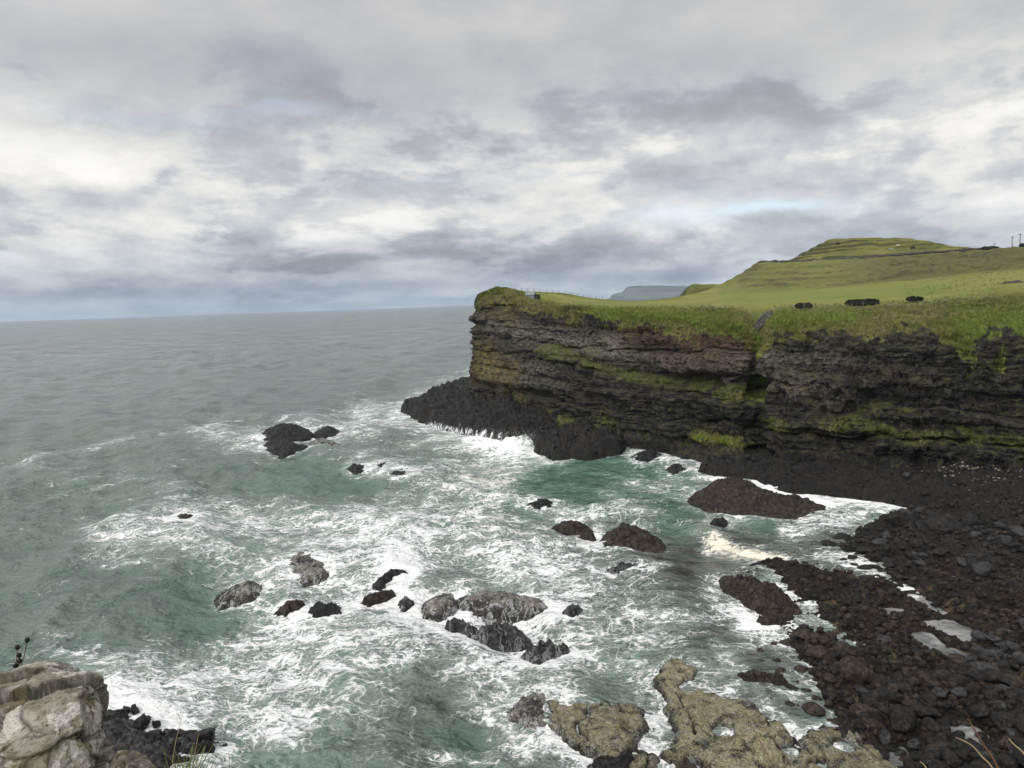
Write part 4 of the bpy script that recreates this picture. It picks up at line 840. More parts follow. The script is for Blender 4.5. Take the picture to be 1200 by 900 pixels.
# small stones nobody could count
SV = [stone_mesh('s', 300 + k, 1, 0.3, 3) for k in range(6)]
def rubble(name, n_, sampler, size, mat_, seed):
    rg = np.random.default_rng(seed); px, py = sampler(rg, n_)
    g = at(px, py, 0.8); hz, sd_, pl2 = shore_height(g[None, :, 0], g[None, :, 1]); hz = hz[0]
    ok = (hz > 0.02) & (sd_[0] > -1.0) & (pl2[0] < .3); g, hz = g[ok], hz[ok]; Vs, Fs, base_ = [], [], 0
    for k in range(6):
        sel = np.arange(len(g)) % 6 == k; gg, hh = g[sel], hz[sel]; V, Fc = SV[k]; m_ = len(gg)
        s_ = size[0] + (size[1] - size[0]) * rg.random(m_) ** 3; a = rg.uniform(0, 6.28, m_)
        ca, sa = np.cos(a)[:, None], np.sin(a)[:, None]
        vx = (V[None, :, 0] * ca - V[None, :, 1] * sa) * s_[:, None] + gg[:, 0:1]; vy = (V[None, :, 0] * sa + V[None, :, 1] * ca) * s_[:, None] + gg[:, 1:2]
        vz = V[None, :, 2] * s_[:, None] + (hh + s_ * 0.15)[:, None]
        Vs.append(np.stack([vx, vy, vz], -1).reshape(-1, 3)); Fs.append((Fc[None] + (np.arange(m_) * len(V))[:, None, None] + base_).reshape(-1, 3)); base_ += m_ * len(V)
    return tag(obj(name, mesh_np(name, np.concatenate(Vs), np.concatenate(Fs)), mat_), kind='stuff')
def smp_all(rg, n_):
    px = rg.uniform(880, 1240, n_); py = 545 + 375 * rg.random(n_) ** 1.25; return px, py
rubble('rubble', 9000, smp_all, (0.08, 0.42), M_BOULD, 5)
rubble('rubble', 4200, lambda rg, n_: (rg.uniform(880, 1240, n_), rg.uniform(590, 860, n_)), (0.08, 0.40), M_BOULDB, 6)
rubble('rubble', 1500, lambda rg, n_: (rg.uniform(560, 900, n_), rg.uniform(488, 560, n_)), (0.15, 0.7), M_BLACK, 7)
M_PEB = simple_mat('pale_pebble_stone', (.13, .122, .10), .85, .5, 3)
rubble('pebbles', 420, lambda rg, n_: (1160 + 34 * rg.normal(size=n_), 563 + 6 * rg.normal(size=n_)), (0.10, 0.30), M_PEB, 8)

rg = np.random.default_rng(77); cs = []
for (qx, qy, n_, sp_, hh_) in [(590, 519, 700, 2.6, 2.4), (560, 513, 300, 2.4, 1.6), (622, 519, 500, 1.4, 1.9), (540, 508, 60, 2.2, 1.0)]:
    c_ = np.array([*to_plan([(qx, qy)], .5)[0], .6]); q = rg.normal(size=(n_, 3)) * [sp_, sp_ * .7, 0]; q[:, 2] = hh_ * rg.random(n_) ** 1.8; cs.append(c_ + q)
cs = np.concatenate(cs); V, Fc = stone_mesh('s', 3, 1, .1, 0); s_ = .012 + .035 * rg.random(len(cs)) ** 2
M_SPRAY = simple_mat('white_spray', (.85, .86, .86), .6, .03)
tag(obj('spray', mesh_np('spray', (V[None] * s_[:, None, None] + cs[:, None]).reshape(-1, 3), (Fc[None] + (np.arange(len(cs)) * len(V))[:, None, None]).reshape(-1, 3)), M_SPRAY), kind='stuff')

# ------------------------------------------------------------------ tussock grass on the steep edge (nobody could count it)
rg = np.random.default_rng(31)
inview = (HPROJ[0] > 545) & (HPROJ[0] < 1260)
wgt = np.where((HEAD_VV > 1.7) & (HEAD_VV < 3.25) & inview, np.clip(HEAD_G - .35, 0, 1), 0) * (0.4 + 0.6 * sstep(3.2, 2.8, HEAD_VV))
wgt = wgt + np.where((HEAD_VV > .9) & (HEAD_VV < 2.0) & inview, np.clip(moss - .55, 0, 1) * .35, 0)
wgt = wgt + np.where((HEAD_VV > 2.9) & (HEAD_VV < 5.5) & (HPROJ[0] > 1060) & (HPROJ[0] < 1250), .07, 0)
lime = stroke(HPROJ[0], HPROJ[1], [(818, 511), (835, 514), (850, 517)], 6); wgt = wgt + np.where((HEAD_VV > .85) & (HEAD_VV < 2), lime * 1.4, 0)
wf = wgt.ravel() / wgt.sum(); idx = rg.choice(len(wf), 20000, p=wf)
base = HEAD_V.reshape(-1, 3)[idx]; lim_ = lime.ravel()[idx]; nB_ = 4
base = np.repeat(base, nB_, 0) + rg.normal(0, .12, (len(idx) * nB_, 3)) * [1, 1, .3]; hv_ = HEAD_V.reshape(-1, 3)[idx]; br_ = bright.ravel()[idx]; tone = np.repeat(np.clip((rg.random(len(idx)) * .34 + .33 + 0.75 * fbm(hv_, .11, 3, .6, 9) + .25 * fbm(hv_, .5, 2, .6, 19)) * (1 - br_) + br_ * (.42 + .2 * rg.random(len(idx))) + lim_ * .6, 0, 1), nB_)
n_ = len(base); a = rg.uniform(0, 6.28, n_); h = rg.uniform(.12, .42, n_); wd = rg.uniform(.035, .08, n_); ln = rg.uniform(.3, 1.3, n_) * h; a2 = rg.uniform(0, 6.28, n_)
v0 = base + np.stack([np.cos(a) * wd, np.sin(a) * wd, -.08 + 0 * a], -1); v1 = base - np.stack([np.cos(a) * wd, np.sin(a) * wd, .08 + 0 * a], -1)
v2 = base + np.stack([np.cos(a2) * ln, np.sin(a2) * ln, h], -1)
V = np.stack([v0, v1, v2], 1).reshape(-1, 3)
mt, t, b = material('tussock_blades'); tn = t.attr('tone')
gcol_ = ramp(t, tn, [(0, (.030, .036, .010)), (.3, (.070, .085, .018)), (.5, (.105, .130, .024)), (.7, (.165, .145, .055)), (.85, (.21, .18, .09)), (1.0, (.15, .19, .03))])
finish(t, b, gcol_, .9, None, .1)
tag(obj('grass', mesh_np('grass', V, np.arange(n_ * 3).reshape(-1, 3), {'tone': np.repeat(np.clip(tone, 0, 1), 3)}, False), mt), kind='stuff')

# ------------------------------------------------------------------ walls, slab, hedges
def tube_mesh(pts, rad, sides=8, nz=0.0, seed=1, flat=(1, 1), cap=True):
    """rings round a polyline; rad may vary; flat squashes (across, up)"""
    pts = np.asarray(pts, float); n_ = len(pts); rad = np.broadcast_to(np.asarray(rad, float), (n_,))
    tg = np.gradient(pts, axis=0); tg /= np.linalg.norm(tg, axis=1, keepdims=True) + 1e-9
    upv = np.array([0, 0, 1.0]) if abs(tg[:, 2]).mean() < .85 else np.array([0, 1.0, 0])
    sd_ = np.cross(tg, upv); sd_ /= np.linalg.norm(sd_, axis=1, keepdims=True) + 1e-9; up2 = np.cross(sd_, tg)
    an = np.linspace(0, 2 * math.pi, sides, endpoint=False)
    ca, sa = np.cos(an), np.sin(an)
    V = pts[:, None] + rad[:, None, None] * (flat[0] * ca[None, :, None] * sd_[:, None] + flat[1] * sa[None, :, None] * up2[:, None])
    if nz: V = V + nz * np.stack([vnoise(V * 2.1 + k * 31, seed + k) for k in range(3)], -1)
    V = V.reshape(-1, 3); Fs = []
    for i in range(n_ - 1):
        for j in range(sides):
            j2 = (j + 1) % sides; Fs.append((i * sides + j, i * sides + j2, (i + 1) * sides + j2, (i + 1) * sides + j))
    Fs = [tuple(f) for f in Fs]
    if cap: Fs += [tuple(range(sides))[::-1], tuple((n_ - 1) * sides + j for j in range(sides))]
    return V, Fs
def pyobj(name, parts, mat_, parent=None, smooth=True, origin=(0, 0, 0)):
    Vs, Fs, o_ = [], [], 0
    for V, Fc in parts:
        V = np.asarray(V, float) - np.asarray(origin); Vs += [tuple(v) for v in V]; Fs += [tuple(i + o_ for i in f) for f in Fc]; o_ += len(V)
    me = bpy.data.meshes.new(name); me.from_pydata(Vs, [], Fs); me.update()
    if smooth: me.polygons.foreach_set('use_smooth', np.full(len(me.polygons), True))
    return obj(name, me, mat_, parent)
def box(c, sx_, sy_, sz_, rot=0.0):
    c = np.asarray(c, float); s_ = np.array([(x, y, z) for z in (-.5, .5) for x, y in ((-.5, -.5), (.5, -.5), (.5, .5), (-.5, .5))]) * [sx_, sy_, sz_]
    ca, sa = math.cos(rot), math.sin(rot); s_ = np.stack([s_[:, 0] * ca - s_[:, 1] * sa, s_[:, 0] * sa + s_[:, 1] * ca, s_[:, 2]], -1)
    return s_ + c, [(3, 2, 1, 0), (4, 5, 6, 7), (0, 1, 5, 4), (1, 2, 6, 5), (2, 3, 7, 6), (3, 0, 4, 7)]
M_WALL = simple_mat('drystone', (.055, .052, .046), .95, .6, 2.5, .1, .15)
M_WALLG = simple_mat('grey_drystone', (.085, .082, .074), .95, .55, 3.0, .1, .2)
def stone_wall(pts, hgt, wid, label, seed, mat_=None):
    pts = np.asarray(pts, float); L = np.concatenate([[0], np.cumsum(np.linalg.norm(np.diff(pts, axis=0), axis=1))])
    s_ = np.linspace(0, L[-1], int(L[-1] / 0.45) + 2); q = np.stack([np.interp(s_, L, pts[:, k]) for k in range(3)], -1)
    hv = hgt * (0.85 + 0.3 * vnoise(np.stack([s_ * .6, s_ * 0, s_ * 0 + seed], -1), seed)); q[:, 2] += hv * 0.35
    V, Fc = tube_mesh(q, hv * .65, 10, 0.16, seed, (wid / hgt, 1.0))
    o = pyobj('stone_wall', [(V, Fc)], mat_ or M_WALL, origin=pts[0]); o.location = pts[0]
    return tag(o, label, 'wall')
# crest line of the hill and the mound behind it
def crest_pt(px, dz=0.0):
    cx = HC[8:, 5, 0]; return P(px, np.interp(px, cx, HC[8:, 5, 1]), np.interp(px, cx, HC[8:, 5, 2]) + 1) + np.array([0, 0, dz])
stone_wall([crest_pt(x, .2) for x in np.linspace(886, 930, 8)] + [P(x, y, d) for x, y, d in [(945, 306.6, 383), (975, 305.4, 374), (1000, 303.7, 364), (1030, 301.5, 351), (1060, 299, 338), (1090, 296.6, 326), (1120, 294.8, 312), (1150, 292.9, 302)]], 1.15, 1.0, 'long dark drystone wall running along the foot of the upper mound', 3)
stone_wall([P(x, y, d) for x, y, d in [(1168, 339.5, 152), (1176, 337.5, 151), (1188, 336, 150), (1202, 335, 149), (1230, 332, 147)]], 1.15, .8, 'thick dark drystone wall on the pasture at the right edge', 4)
def slab_from_outline(name, pts, depth, thick, mat_, label, cat):
    pts = np.array(pts, float); f_ = P(pts[:, 0], pts[:, 1], depth); bm = bmesh.new()
    vs = [bm.verts.new(v) for v in f_]; face = bm.faces.new(vs)
    r_ = bmesh.ops.extrude_face_region(bm, geom=[face])
    for v in [g for g in r_['geom'] if isinstance(g, bmesh.types.BMVert)]: v.co.y += thick; v.co.x += thick * .3
    bmesh.ops.triangulate(bm, faces=bm.faces[:]); bmesh.ops.recalc_face_normals(bm, faces=bm.faces[:])
    bmesh.ops.subdivide_edges(bm, edges=bm.edges[:], cuts=3, use_grid_fill=True)
    V = np.array([v.co[:] for v in bm.verts]); dd = np.stack([vnoise(V * 2.3 + 9 * k, k) for k in range(3)], -1) * .12
    for v, d in zip(bm.verts, dd): v.co += Vector(d)
    c = f_.mean(0); bmesh.ops.translate(bm, verts=bm.verts[:], vec=Vector(-c))
    me = bpy.data.meshes.new(name); bm.to_mesh(me); bm.free(); o = obj(name, me, mat_); o.location = c
    return tag(o, label, cat)
slab_from_outline('stone_wall', [(881, 389), (883, 382), (888, 375), (895, 368), (902, 363.5), (905.5, 364.5), (905, 371), (898, 378), (891, 384), (886, 390), (883, 394)], 121.5, 1.6, M_WALLG, 'leaning grey stone wall climbing the grassy notch in the cliff edge', 'wall')
M_HEDGE = simple_mat('dark_hedge_leaf', (.020, .022, .015), .9, .5, 6, .1)
def clump(name, c, lx, ly, lz, label, seed, n_leaf=900, cat='bush'):
    rg = np.random.default_rng(seed); c = np.asarray(c, float)
    V, Fc = stone_mesh('h', seed, 3, .3, 2); V = V * [lx / 2, ly / 2, lz / 2] / np.abs(V).max(0) * .92 + [0, 0, lz * .42]
    d = rg.normal(size=(n_leaf, 3)); d /= np.linalg.norm(d, axis=1, keepdims=True); d = np.sign(d) * np.abs(d) ** .6; d[:, 2] = np.abs(d[:, 2]) * 1.0
    pos_ = d * [lx / 2, ly / 2, lz * .62] * rg.uniform(.75, 1.08, (n_leaf, 1)) * .85 + [0, 0, lz * .25]
    l = rg.normal(size=(n_leaf, 3)) * .12; r_ = rg.normal(size=(n_leaf, 3)) * .12
    LV = np.stack([pos_ - l, pos_ + r_, pos_ + l + [0, 0, .06]], 1).reshape(-1, 3)
    o = pyobj(name, [(V, [tuple(f) for f in Fc]), (LV, [(3 * i, 3 * i + 1, 3 * i + 2) for i in range(n_leaf)])], M_HEDGE); o.location = c
    return tag(o, label, cat)
def head_pt(px, py, v0, v1):
    d = (HPROJ[0] - px) ** 2 + (HPROJ[1] - py) ** 2 + 1e6 * ((HEAD_VV < v0) | (HEAD_VV > v1)); k = np.unravel_index(np.argmin(d), d.shape); return HEAD_V[k].copy()
clump('bush', head_pt(942, 363, 2.8, 3.6), 3.0, 1.6, 1.25, 'small dark rounded hedge clump nearest the notch in the cliff edge', 51)
clump('hedge', head_pt(1010, 358.5, 2.8, 3.6), 6.2, 1.6, 1.35, 'long flat-topped dark hedge on the cliff-top pasture', 52, 1800, 'hedge')
clump('bush', head_pt(1072, 353.5, 2.9, 3.8), 2.8, 1.5, 1.0, 'small dark hedge clump between the long hedge and the right edge', 53)
clump('bush', crest_pt(1160, -.1), 7.5, 2.5, 2.0, 'dark bushes on the skyline beside the smallest utility pole', 54, 900)
clump('bush', crest_pt(1199, -.1), 2.5, 2.5, 2.3, 'dark bush on the skyline behind the tallest utility pole', 55, 500)

# ------------------------------------------------------------------ hut, fences, poles, cattle
M_TIN = simple_mat('grey_sheet_roof', (.15, .175, .19), .5, .2, 4); M_TINW = simple_mat('grey_painted_boards', (.16, .165, .165), .8, .3, 4); M_DARKIN = simple_mat('shaded_interior', (.018, .017, .016), .9, .3, 4)
hp = head_pt(624, 352.5, 2.7, 4.6); hp = hp + np.array([0, 0, .15])
hut = empty('hut', hp, 'small grey shed with a pale roof and dark open end on the headland', 'hut')
V, Fc = box((-.45, 0, .65), 1.9, 1.9, 1.3); pyobj('wall', [(V, Fc)], M_TINW, hut, False)
V = [(-1.5, -1.1, 1.12), (.62, -1.1, 1.12), (.62, 0, 1.75), (-1.5, 0, 1.75), (-1.5, 1.1, 1.12), (.62, 1.1, 1.12)]
V2 = [(x, y, z + .07) for x, y, z in V]
pyobj('roof', [(V + V2, [(0, 1, 2, 3), (3, 2, 5, 4), (9, 8, 7, 6), (10, 11, 8, 9), (0, 6, 7, 1), (4, 5, 11, 10), (1, 7, 8, 2), (2, 8, 11, 5), (3, 9, 6, 0), (4, 10, 9, 3)])], M_TIN, hut, False)
V, Fc = box((1.05, -.1, .62), 1.05, 1.9, 1.24); dk = pyobj('shaded_opening', [(V, Fc)], M_DARKIN, hut, False)  # near-black box stands in for the shade inside the open end
V, Fc = box((-.5, -.97, .6), .6, .06, 1.1); pyobj('door', [(V, Fc)], M_TINW, hut, False)
hut.rotation_euler = (0, 0, R(-12))
M_POST = simple_mat('weathered_post', (.11, .095, .075), .9, .4, 5); M_WIRE = simple_mat('fence_wire', (.10, .10, .10), .5, .1)
def fence(pts, hgt, label, thick=.05):
    root = empty('fence', pts[0], label, 'fence')
    for q in pts:
        q = np.asarray(q) - pts[0]; V, Fc = tube_mesh([q + [0, 0, -.3], q + [0, 0, hgt * rb.uniform(.85, 1.1)]], thick, 6); pyobj('post', [(V, Fc)], M_POST, root)
    strands = []
    for f_ in (.35, .65, .92):
        strands.append(tube_mesh([np.asarray(q) - pts[0] + [0, 0, hgt * f_] for q in pts], .012, 4))
    pyobj('wire', strands, M_WIRE, root)
fence([head_pt(x, np.interp(x, [604, 650, 700], [341.5, 344.8, 351.8]), 4.4, 6.2) for x in np.linspace(604, 706, 15)], 1.15, 'post and wire fence along the skyline of the headland field')
fence([head_pt(x, np.interp(x, [765, 800], [352.8, 349.6]), 4.8, 6.5) for x in np.linspace(764, 800, 7)], 1.3, 'distant fence below the far hazy headland')
fence([head_pt(x, np.interp(x, [640, 690, 740, 870], [356, 360, 362.5, 365]), 2.85, 3.2) for x in (672, 690, 708, 728, 750, 776, 800, 826, 850, 870)], 1.05, 'post and wire fence along the cliff edge between the hut and the leaning wall', .055)
fence([head_pt(x, np.interp(x, [912, 1000, 1080, 1165], [365, 362.5, 359.5, 352]), 2.85, 3.25) for x in np.linspace(914, 1166, 19)], 1.05, 'post and wire fence in front of the dark hedges', .05)
fence([P(x, 281.6 - .2 * (x > 985), 405) for x in (976, 979.5, 983, 987, 991, 996)], 1.3, 'short row of fence posts on top of the upper mound', .08)
M_POLE = simple_mat('pole_timber', (.05, .045, .04), .9, .3, 3); M_CAN = simple_mat('grey_transformer', (.06, .06, .062), .6, .2)
TOPS = []
def pole(px, ytop, depth, hgt, label, can):
    top = P(px, ytop, depth); root = empty('utility_pole', top - np.array([0, 0, hgt]), label, 'pole')
    pyobj('shaft', [tube_mesh([(0, 0, -1), (0, 0, hgt * .5), (0, 0, hgt)], [.19, .17, .14], 8)], M_POLE, root)
    pyobj('crossarm', [box((0, 0, hgt - .35), 1.5, .12, .14)], M_POLE, root)
    for s_ in (-.6, 0, .6): pyobj('insulator', [tube_mesh([(s_, 0, hgt - .26), (s_, 0, hgt - .02)], .06, 6)], M_CAN, root)
    if can:
        pyobj('transformer', [tube_mesh([(.35, -.25, hgt * can - .55), (.35, -.25, hgt * can + .55)], .5, 10)], M_CAN, root)
        pyobj('bracket', [box((0, -.25, hgt * can - .62), 1.3, .3, .12)], M_POLE, root)
    TOPS.append(top + np.array([0, 0, -.1]))
pole(1165.2, 284.8, 470, 9, 'smallest and farthest utility pole on the right skyline', 0)
pole(1186.3, 277, 360, 9, 'middle utility pole on the right skyline with a dark transformer low down', .42)
pole(1195.7, 273.8, 345, 9.5, 'tallest utility pole on the right skyline, last before the picture edge', .50)
def sag(a, b, s_): return [a + (b - a) * k + np.array([0, 0, -4 * s_ * k * (1 - k)]) for k in np.linspace(0, 1, 12)]
tag(pyobj('overhead_wire', [tube_mesh(sag(TOPS[0], TOPS[1], .8), .02, 4)], M_CAN), 'overhead wire from the smallest utility pole to the middle one', 'wire')
tag(pyobj('overhead_wire', [tube_mesh(sag(TOPS[1], TOPS[2], .2), .02, 4)], M_CAN), 'short overhead wire between the two poles with transformers', 'wire')
M_COW = simple_mat('black_hide', (.012, .011, .010), .8, .3, 3); M_PALE = simple_mat('pale_stone', (.30, .30, .28), .9, .3, 2)
def skin_mesh(name, verts, edges, rad, root=0):
    me = bpy.data.meshes.new(name + '_s'); me.from_pydata(verts, edges, []); o = bpy.data.objects.new(name + '_s', me); COL.objects.link(o)
    m_ = o.modifiers.new('skin', 'SKIN'); sv = me.skin_vertices[0].data
    for i, r_ in enumerate(rad): sv[i].radius = (r_, r_); sv[i].use_root = (i == root)
    o.modifiers.new('sub', 'SUBSURF').levels = 1
    bpy.context.view_layer.update(); dg = bpy.context.evaluated_depsgraph_get()
    r2 = bpy.data.meshes.new_from_object(o.evaluated_get(dg)); r2.name = name; bpy.data.objects.remove(o); bpy.data.meshes.remove(me); return r2
cv = [(0, 0, 1.0), (.65, 0, 1.02), (-.65, 0, 1.0), (.95, 0, .95), (1.2, 0, .62), (1.4, 0, .30),   # body, neck, head lowered to graze
      (.6, .22, .62), (.6, .22, .3), (.6, .22, .02), (.6, -.22, .62), (.6, -.22, .3), (.6, -.22, .02),
      (-.62, .22, .66), (-.76, .22, .36), (-.70, .22, .02), (-.62, -.22, .66), (-.76, -.22, .36), (-.70, -.22, .02), (-.9, 0, 1.05), (-1.0, 0, .6),
      (1.22, .14, .66), (1.22, -.14, .66)]
ce = [(0, 1), (0, 2), (1, 3), (3, 4), (4, 5), (1, 6), (6, 7), (7, 8), (1, 9), (9, 10), (10, 11), (2, 12), (12, 13), (13, 14), (2, 15), (15, 16), (16, 17), (2, 18), (18, 19), (4, 20), (4, 21)]
cr_ = [.40, .37, .36, .24, .16, .10, .15, .09, .08, .15, .09, .08, .17, .09, .08, .17, .09, .08, .06, .04, .04, .04]
cowm = skin_mesh('cow', cv, ce, cr_); cowm.polygons.foreach_set('use_smooth', np.full(len(cowm.polygons), True)); cowm.materials.append(M_COW)
def mound_pt(px, py):
    HV_ = HILLV[20:112]; pp = project(HV_); d = (pp[0] - px) ** 2 + (pp[1] - py) ** 2; k = np.unravel_index(np.argmin(d), d.shape); return HV_[k].copy()
for px, py, rz, lab in [(982, 286.6, R(170), 'black cow grazing highest on the upper mound'), (1069, 292.2, R(8), 'black cow grazing on the terrace at the right of the mound')]:
    o = bpy.data.objects.new('cow', cowm); COL.objects.link(o); o.location = mound_pt(px, py); o.rotation_euler = (0, 0, rz); tag(o, lab, 'cow', 'black cattle grazing on the upper mound')
for (px, py, s_, lab) in [(1052, 287.5, 1.0, 'pale grey boulder on the upper mound between the two cows'), (1044, 291.6, 1.4, 'flat pale outcrop just below the grey boulder on the mound')]:
    me = STONES[2].copy(); me.materials.clear(); me.materials.append(M_PALE); o = bpy.data.objects.new('boulder', me); COL.objects.link(o)
    o.location = mound_pt(px, py); o.scale = (s_, s_, s_ * (.8 if s_ < 1.2 else .35)); tag(o, lab, 'boulder')

# ------------------------------------------------------------------ pale lichened rock at our feet
def hull_rock(name, pts, voxel, mat_, label, seed, amp=1.0, feat=1.0):
    W3 = np.array([P(*q) for q in pts]); bot = W3.copy(); low = W3[:, 2] < W3[:, 2].min() + .25
    extra = W3[low].copy(); extra[:, 2] -= .8; allp = np.concatenate([W3, extra]); c = W3.mean(0)
    bm = bmesh.new()
    for q in allp - c: bm.verts.new(q)
    r_ = bmesh.ops.convex_hull(bm, input=bm.verts[:])
    bmesh.ops.delete(bm, geom=list({g for g in r_['geom_interior'] + r_['geom_unused'] if isinstance(g, bmesh.types.BMVert)}), context='VERTS')
    me = bpy.data.meshes.new(name + '_h'); bm.to_mesh(me); bm.free(); o = bpy.data.objects.new(name + '_h', me); COL.objects.link(o)
    rm = o.modifiers.new('remesh', 'REMESH'); rm.mode = 'VOXEL'; rm.voxel_size = voxel
    sm = o.modifiers.new('smooth', 'SMOOTH'); sm.iterations = 1; sm.factor = .3
    bpy.context.view_layer.update(); dg = bpy.context.evaluated_depsgraph_get()
    r2 = bpy.data.meshes.new_from_object(o.evaluated_get(dg)); bpy.data.objects.remove(o); bpy.data.meshes.remove(me)
    n_ = len(r2.vertices); V = np.empty(n_ * 3, np.float32); r2.vertices.foreach_get('co', V); V = V.reshape(-1, 3).astype(float)
    N = np.empty(n_ * 3, np.float32); r2.vertex_normals.foreach_get('vector', N); N = N.reshape(-1, 3)
    g = np.stack([V[:, 0] + .5 * V[:, 2], V[:, 1], V[:, 2] * 2.2 - .6 * V[:, 0]], -1) + seed
    rgk = np.random.default_rng(seed); lo, hi = V.min(0), V.max(0)
    def planes(n_c, slope_, sq):
        ctr = rgk.uniform(lo, hi, (n_c, 3)); gr = rgk.normal(size=(n_c, 3)) * slope_; of = rgk.normal(size=n_c) * .010
        q = V + .030 * np.stack([fbm(V + 7 * k, 6, 3, .6, seed + k) for k in range(3)], -1)
        best = np.full(n_, 1e9); sec = np.full(n_, 1e9); bk_ = np.zeros(n_, int)
        for k in range(n_c):
            dd = (((q - ctr[k]) * sq) ** 2).sum(1); nb_ = dd < best
            sec = np.where(nb_, best, np.minimum(sec, dd)); bk_ = np.where(nb_, k, bk_); best = np.where(nb_, dd, best)
        return np.clip(((V - ctr[bk_]) * gr[bk_]).sum(1) + of[bk_], -.026, .026), np.sqrt(sec) - np.sqrt(best)
    d1, e1_ = planes(int(60 * feat), .26, np.array([1, 1, 1.9])); d2, e2_ = planes(int(520 * feat), .26, np.array([1, 1, 1.6]))
    crk_ = np.minimum(e1_, e2_ * 1.6)
    d = d1 + .55 * d2 + .014 * fbm(g, 10 * feat, 5, .65, seed + 3, True) + .007 * fbm(V, 48, 4, .7, seed + 7, True) - .010 * np.exp(-(e1_ / .008) ** 2) - .022 - .006 * np.exp(-(e2_ / .006) ** 2)
    V = V + N * (amp * d)[:, None]
    r2.vertices.foreach_set('co', V.astype(np.float32).ravel()); r2.update(); r2.name = name
    r2.polygons.foreach_set('use_smooth', np.full(len(r2.polygons), True)); r2.materials.clear()
    a = r2.attributes.new('crev', 'FLOAT', 'POINT'); a.data.foreach_set('value', np.clip(np.exp(-(crk_ / .012) ** 2), 0, 1).astype(np.float32))
    o = obj(name, r2, mat_); o.location = c; return tag(o, label, 'rock')
mt, t, b = material('lichened_stone'); p = t.obj(); M_LICH = mt
n1_ = t.noise(p, 4.5, 8, .68, .3); n2_ = t.noise(p, 13, 8, .74); n3_ = t.noise(p, 2.6, 6, .66, .4); n4_ = t.noise(p, 70, 4, .75)
c = t.mix(t.map(n1_, .40, .60), (.20, .185, .13), (.45, .43, .36))
c = t.mix(t.map(n3_, .52, .62, 0, .85), c, (.23, .235, .125))
c = t.mix(t.map(n2_, .54, .64, 0, .85), c, (.12, .095, .052))
c = t.mix(t.map(n3_, .46, .38, 0, .85), c, (.19, .145, .075))
c = t.mix(t.map(n2_, .42, .34, 0, .9), c, (.05, .045, .034))
c = t.mix(t.m('MULTIPLY', t.map(t.noise(p, 7.5, 7, .68, .6), .54, .58), t.map(n4_, .3, .5)), c, (.66, .64, .57))
c = t.mix(t.m('MULTIPLY', t.attr('crev'), .7), c, (.05, .042, .03))
c = t.mix(t.map(n4_, .55, .66, 0, .6), c, (.10, .088, .062))
finish(t, b, c, .95, t.bump(t.m('ADD', n2_, t.m('MULTIPLY', n4_, .6)), .035, 1.0), .15)
ROCK = [(-110, 800, 3.45), (-20, 792, 3.4), (20, 781, 3.45), (46, 779, 3.4), (72, 788, 3.35), (97, 788, 3.3), (114, 790, 3.25), (120, 803, 3.15), (128, 822, 3.1), (128, 850, 3.05), (124, 875, 3.0), (133, 930, 2.95),
        (92, 809, 2.86), (60, 815, 2.80), (10, 835, 2.72), (-110, 850, 2.66), (104, 842, 2.80), (60, 868, 2.66), (0, 872, 2.62), (112, 900, 2.72), (118, 1010, 2.65), (40, 1010, 2.5), (-110, 1010, 2.45), (130, 1010, 3.0), (-110, 1010, 3.4)]
hull_rock('rock', ROCK, .0065, M_LICH, 'big pale lichened rock at the viewer\'s feet in the bottom left corner', 4, .85)
hull_rock('rock', [(128, 884, 2.8), (140, 877, 2.85), (160, 880, 2.8), (176, 890, 2.75), (184, 905, 2.7), (150, 893, 2.6), (135, 905, 2.6), (180, 960, 2.65), (125, 960, 2.6), (130, 960, 2.9), (190, 960, 2.85)], .009, M_LICH, 'small cream lichened stone against the big pale rock', 9, .45, 1.6)
def gz(x, y): k = np.argmin((A[..., 0] - x) ** 2 + (A[..., 1] - y) ** 2); return float(A.reshape(-1, 3)[k, 2])
M_DRY = simple_mat('dry_stem', (.27, .215, .115), .8, .3, 20); M_STEMB = simple_mat('brown_stem', (.11, .055, .03), .8, .3, 20); M_SEED = simple_mat('dark_seed_head', (.014, .011, .010), .9, .5, 60); M_BLADE = simple_mat('grass_blade', (.13, .14, .03), .7, .5, 8)
def curve_px(pts, depth, n_=14):
    q = np.array([P(x, y, depth) for x, y in pts]); q = cr_interp(q, np.linspace(0, len(q) - 1, n_ * (len(q) - 1)))
    return np.concatenate([q, [[q[-1, 0], q[-1, 1] - .02, min(gz(q[-1, 0], q[-1, 1]), q[-1, 2] - .05) - .05]]])
kn = empty('knapweed', P(18, 800, 3.5), 'dead plant with round black seed heads standing behind the pale rock', 'plant'); o0 = np.array(kn.location)
for (sx_, sy_, bx_, by_) in [(32, 750, 24, 786), (20.5, 758.5, 17, 786), (22.5, 768, 20, 786), (23, 774.5, 20, 788), (18.5, 780, 17, 790)]:
    q = np.array([P(sx_, sy_, 3.5), P((sx_ + bx_) / 2 + .6, (sy_ + by_) / 2, 3.5), P(bx_, by_, 3.5), P(bx_ - 1, by_ + 40, 3.5)]) - o0
    pyobj('stem', [tube_mesh(cr_interp(q, np.linspace(0, 3, 16)), .0022, 5)], M_STEMB, kn)
    V, Fc = stone_mesh('s', int(sx_ * 10), 3, .15, 0); nn = fbm(V * 7, 1, 2, .5, 3); V = V * (1 + .22 * nn)[:, None]; V = V / np.abs(V).max(0) * [.0115, .0115, .0125] + q[0]
    pyobj('seed_head', [(V, [tuple(f) for f in Fc])], M_SEED, kn)
